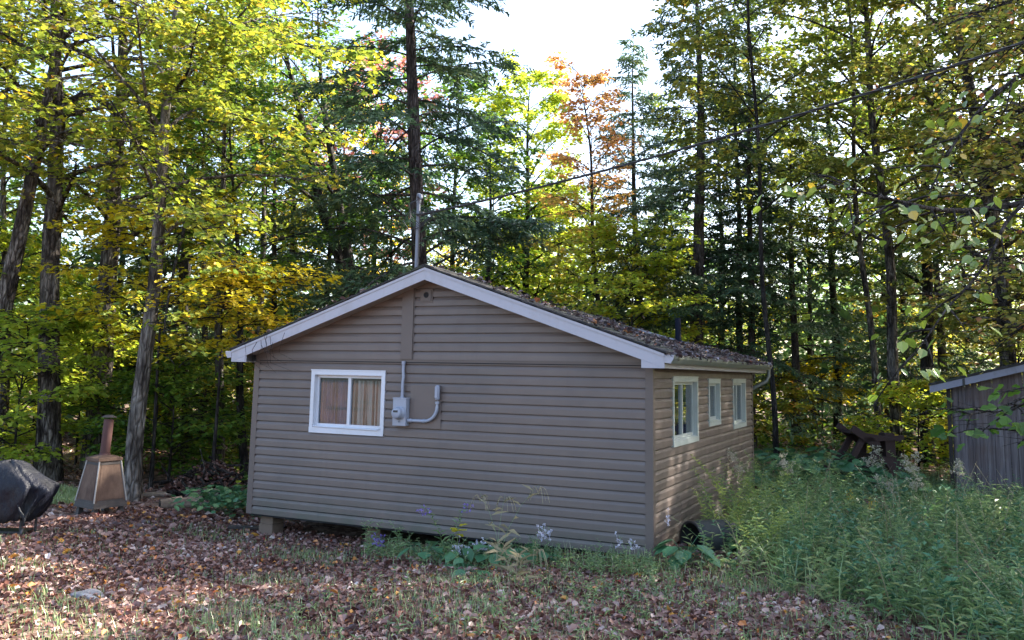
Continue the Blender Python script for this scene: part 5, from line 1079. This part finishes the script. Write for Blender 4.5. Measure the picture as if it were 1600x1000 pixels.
g = G(); n = 1500; a = rg.uniform(0, 6.28, n); r = rg.random(n) ** .6; P = np.stack([r * np.cos(a) * 1.1, r * np.sin(a) * .75, .58 * (1 - r) + rg.uniform(-.08, .06, n)], 1); g.leaves(P, rg.normal(0, 1, (n, 3)) * [1, 1, .3], rg.normal(0, .5, (n, 3)) + [0, 0, 1], .09, .07, CURL, rg.beta(1.2, 3, n)); g.obj('dead_leaves', M['litter'], t)
b = spot(400, 13.9); t = thing('plank', 'dark weathered plank lying on the ground at the cabin left corner', 'plank', (b[0], b[1], b[2])); t.rotation_euler = (0, R(2), hz + .12); g = G(); g.box((-.42, -.07, .02), (.42, .07, .055)); t2 = g.obj('board', M['logend'], t)
def rock(label, u, d, sx, sy, sz, seed):
    b = spot(u, d); r = np.random.default_rng(seed); g = G(); nu, nv = 20, 12; V = []
    for i in range(nv + 1):
        th = math.pi * i / nv
        for j in range(nu):
            ph = 2 * math.pi * j / nu; x, y, z = math.sin(th) * math.cos(ph), math.sin(th) * math.sin(ph), math.cos(th)
            k = 1 + .12 * math.sin(3 * x + seed) + .10 * math.sin(5 * y + 2 * z + seed) + .06 * math.sin(9 * z + 4 * x)
            V.append((x * sx * k, y * sy * k, z * sz * k))
    F = [(i * nu + j, (i + 1) * nu + j, (i + 1) * nu + (j + 1) % nu, i * nu + (j + 1) % nu) for i in range(nv) for j in range(nu)]
    g.add(V, F, .5, True); o = g.obj('rock', M['stone']); o.location = (b[0], b[1], b[2] - .02); tag(o, label, 'rock'); return o
rock('flat pale grey rock half buried in leaves at lower left', 138, 8.75, .19, .14, .07, 3)
rock('small pale stone behind the logs near the brush pile', 298, 17.0, .12, .10, .10, 5)
# black tub lying by the cabin's right corner
b = np.array([.50, .80, float(gz(.50, .80)) - .05]); t = thing('plastic_tub', 'dark grey round plastic tub lying on its side at the cabin right corner', 'tub', tuple(b), rz=R(0))
axd = unit([.62, .78, 0]); g = G(); g.lathe([(0.204, 0), (0.216, .005), (0.228, .10), (0.230, .30), (0.224, .52), (0.210, .62), (0.196, .64), (0.001, .65)], (-.16, -.20, .205), 36, axis=axd); tb = g.obj('shell', M['plastic'], t)
g = G(); g.lathe([(0.210, -.012), (0.234, -.014), (0.240, .005), (0.234, .026), (0.218, .03)], (-.16, -.20, .205), 36, axis=axd); g.lathe([(0.230, .285), (0.238, .295), (0.238, .315), (0.230, .325)], (-.16, -.20, .205), 36, axis=axd); g.obj('rim', M['black'], tb)
g = G(); g.lathe([(0.204, .002), (0.210, .30), (0.200, .6), (0.001, .62)], (-.16, -.20, .205), 36, axis=axd); g.obj('inside', M['dark'], tb)
# fallen stick in the weeds
b = spot(1390, 10.6); o = G(); pts = [at(1240, 905, 10.0), at(1300, 905, 10.2), at(1352, 903, 10.4), at(1390, 928, 9.7), at(1440, 965, 9.0), at(1480, 1000, 8.4)]
o.tube(np.array(pts), [.004, .006, .009, .011, .012, .014], 6); pts2 = [at(1440, 940, 9.2), at(1400, 948, 9.0), at(1350, 935, 9.2)]; o.tube(np.array(pts2), [.008, .005, .003], 5)
o = o.obj('fallen_branch', M['bark_dark']); tag(o, 'thin bare dark branch caught in the weeds at lower right', 'branch')
# rusty machine
b = spot(1340, 20.3); mc = thing('rusty_machine', 'wreck of a rusty iron machine with slanting beams in the weeds', 'machinery', tuple(b), rz=hz)
def bar(g, p, q, w, h):
    p, q = np.array(p, float), np.array(q, float); d = unit(q - p); s = np.cross(d, [0, 0, 1.]); s = unit(s) if np.linalg.norm(s) > .1 else np.array([1., 0, 0]); n_ = np.cross(s, d)
    c = [p + s * a * w / 2 + n_ * b_ * h / 2 for a, b_ in ((-1, -1), (1, -1), (1, 1), (-1, 1))] + [q + s * a * w / 2 + n_ * b_ * h / 2 for a, b_ in ((-1, -1), (1, -1), (1, 1), (-1, 1))]; g.hexa(c)
m_ = 20.3 / FPX
def mp(u, v, y=0.0): return ((u - 1340) * m_ + .0, y, (752 - v) * m_)
for pr_ in ([(1306, 748), (1340, 690)], [(1355, 745), (1362, 684)]):
    for yy in (-.35, .35): g = G(); bar(g, mp(*pr_[0], yy), mp(*pr_[1], yy), .10, .12); g.obj('leg', M['rustpile'], mc)
g = G(); bar(g, mp(1324, 674, -.4), mp(1362, 700, -.4), .12, .16); bar(g, mp(1322, 672, .4), mp(1362, 702, .4), .10, .14); bar(g, mp(1326, 680, 0), mp(1396, 690, 0), .9, .07); bar(g, mp(1340, 690, -.42), mp(1400, 686, -.42), .08, .10); g.obj('upper_frame', M['rustpile'], mc)
g = G(); bar(g, mp(1380, 680, -.3), mp(1381, 716, -.3), .22, .22); bar(g, mp(1388, 682, .1), mp(1388, 716, .1), .2, .3); g.obj('gear_housing', M['rustpile'], mc)
g = G(); g.hexa([mp(1345, 750, -.5), mp(1405, 750, -.5), mp(1405, 750, .5), mp(1345, 750, .5), mp(1352, 712, -.4), mp(1396, 718, -.4), mp(1396, 718, .4), mp(1352, 712, .4)]); g.obj('hopper', M['rustpile'], mc)
g = G(); bar(g, mp(1274, 730, -.5), mp(1300, 744, -.5), .12, .12); bar(g, mp(1278, 744, -.55), mp(1330, 748, -.55), .14, .10); bar(g, mp(1285, 738, .3), mp(1345, 742, .3), .1, .1); g.obj('drawbar', M['rustpile'], mc)
g = G(); g.lathe([(.27, -.03), (.31, -.03), (.31, .03), (.27, .03), (.27, -.03)], mp(1356, 738, -.52), 24, axis=(0, 1, 0))
for k in range(6): a = k * math.pi / 3; c = np.array(mp(1356, 738, -.52)); g.tube(np.array([c, c + [.28 * math.cos(a), 0, .28 * math.sin(a)]]), .014, 5)
g.obj('wheel', M['rustpile'], mc)
# weathered shed at the right
b = spot(1496, 19.4); SHZ = float(b[2]); sh = thing('shed', 'small weathered grey board shed with a moss-edged roof at the right edge', 'shed', tuple(b), rz=hz - R(29))
EV = 2.02 - SHZ
def gabz(x): return EV + .12 + .27 * min(x + .35, 3.9 - x + 0)
rg = np.random.default_rng(800); x = 0.0
g = G()
while x < 3.4:
    wdt = rg.uniform(.10, .17); o_ = rg.uniform(0, .016); zt = gabz(x + wdt / 2) - .10; g.hexa([(x, -o_ - .02, -.25), (x + wdt - .006, -o_ - .02, -.25), (x + wdt - .006, .0, -.25), (x, 0, -.25), (x, -o_ - .02, zt - .02), (x + wdt - .006, -o_ - .02, zt + .01), (x + wdt - .006, 0, zt + .01), (x, 0, zt - .02)]); x += wdt
g.obj('front_wall', M['boards'], sh)
g = G(); y = 0.02
while y < 3.6: wdt = rg.uniform(.11, .17); g.box((-.02 + rg.uniform(-.01, .0), y, -.25), (.0, y + wdt - .006, EV + .02)); y += wdt
g.obj('side_wall', M['boards'], sh)
g = G(); g.box((3.42, .02, -.25), (3.44, 3.6, EV)); g.box((0, 3.6, -.25), (3.42, 3.62, EV)); g.obj('side_wall', M['boards'], sh)
g = G(); g.box((-.11, -.13, -.25), (-.03, -.04, EV + .02)); g.obj('corner_post', M['logend'], sh)
xr_ = 1.775; zr_ = gabz(xr_)
g = G(); g.hexa(slab(-.45, gabz(-.35) - .01, xr_, zr_ + .02, -.32, 3.9, .05)); g.hexa(slab(xr_, zr_ + .02, 4.0, gabz(3.9) - .01, -.32, 3.9, .05)); rf = g.obj('roof', M['shingle'], sh)
g = G(); g.hexa(slab(-.43, gabz(-.35) - .065, xr_, zr_ - .035, -.30, -.275, .15)); g.hexa(slab(xr_, zr_ - .035, 3.98, gabz(3.9) - .065, -.30, -.275, .15)); g.obj('fascia_board', M['oldpaint'], rf)
g = G(); g.hexa(slab(.22, gabz(.22) - .05, .27, gabz(.27) - .04, -.312, -.301, .16)); g.obj('bracket', M['black'], rf)

tw = thing('dead_twigs', 'bare dead twigs dangling over the left end of the white gable trim', 'twigs', (-W + .15, -.34, 2.55)); g = G(); rg = np.random.default_rng(810)
for k in range(9):
    p = np.array([rg.uniform(-.15, .75), -.01, rg.uniform(-.02, .22)]); g.tube(np.array([p, p + [rg.uniform(-.08, .12), -.02, -.12], p + [rg.uniform(-.1, .25), -.03, -.3], p + [rg.uniform(-.05, .4), -.02, -.42]]), [.005, .004, .003, .0015], 4)
g.obj('twig', M['bark_dark'], tw)
# ------------------------------------------------------------------ near tree whose boughs reach in from the right
ot = thing('basswood_tree', 'near tree whose thin boughs and large heart-shaped leaves reach in from the right', 'tree', tuple(spot(1900, 8.2)))
base = np.array(ot.location); rg = np.random.default_rng(900); wood = G(); trn = G()
top = base + [.3, .2, 8]; trn.tube(np.array([base - [0, 0, .3], base + [0, 0, .4], base + [.05, 0, 3], top]), [.19, .14, .12, .06], 14, rough=barkrough(9))
wpart(trn, 'trunk', M['bark'], ot); acc = []; acc2 = []
B1 = limb_path([(1880, 170), (1740, 275), (1600, 318), (1545, 326), (1500, 330), (1450, 326), (1400, 313), (1330, 296), (1262, 268)], 8.2, 6.6)
spray(rg, wood, acc, B1, .045, .003, 20, .5, 3, 1.2, .12, (-50, 15), (30, 80), .05, (.45, .25), .6, .7)
B2 = limb_path([(1600, 318), (1572, 345), (1548, 400), (1520, 440), (1480, 480), (1440, 540), (1400, 585)], 7.55, 6.8)
spray(rg, wood, acc, B2, .018, .003, 12, .42, 3, .9, .1, (-60, 10), (30, 80), .05, (.45, .25), .6, .7)
B3 = limb_path([(1860, 60), (1700, 80), (1600, 110), (1530, 170), (1480, 240), (1440, 330)], 8.2, 7.2)
spray(rg, wood, acc, B3, .035, .003, 20, .5, 3, 1.1, .1, (-50, 20), (30, 80), .05, (.45, .25), .6, .7)
acc3 = []
for pts in ([(1860, 560), (1720, 590), (1660, 610), (1600, 630), (1540, 650)], [(1860, 520), (1720, 560), (1640, 600), (1560, 640), (1490, 652)], [(1870, 600), (1740, 640), (1660, 660), (1590, 680)]):
    spray(rg, wood, acc3, limb_path(pts, 8.4, 7.8), .03, .003, 9, .5, 3, 1.2, .15, (-35, 20), (30, 80), .06, (.35, .2), .5, .4)
for pts in ([(1870, -60), (1720, 20), (1620, 60), (1520, 90), (1440, 130)], [(1870, 120), (1740, 180), (1640, 220), (1560, 270), (1490, 300)], [(1870, 260), (1750, 330), (1660, 370), (1590, 420), (1540, 450)], [(1870, 0), (1740, -30), (1620, -10), (1500, 30)], [(1870, 330), (1760, 420), (1680, 470), (1610, 500)], [(1870, 200), (1740, 240), (1640, 150), (1570, 190), (1520, 215)]):
    spray(rg, wood, acc2, limb_path(pts, 10.8, 10.0), .03, .004, 34, .75, 5, 4.2, .12, (-35, 30), (30, 80), .07, (.5, .25), .5, .3)
wpart(wood, 'branch', M['bark_dark'], ot)
g = G(); acc_leaves(g, rg, acc, .105, LEAFO, (.6, .85)); wpart(g, 'leaves', M['leaf_near'] if 'leaf_near' in M else M['leaf_g'], ot)
g = G(); acc_leaves(g, rg, acc3, .12, LEAFM); wpart(g, 'leaves', M['leaf_g'], ot)
g = G(); acc_leaves(g, rg, acc2, .075, LEAFO); wpart(g, 'leaves', M['leaf_olive'], ot)
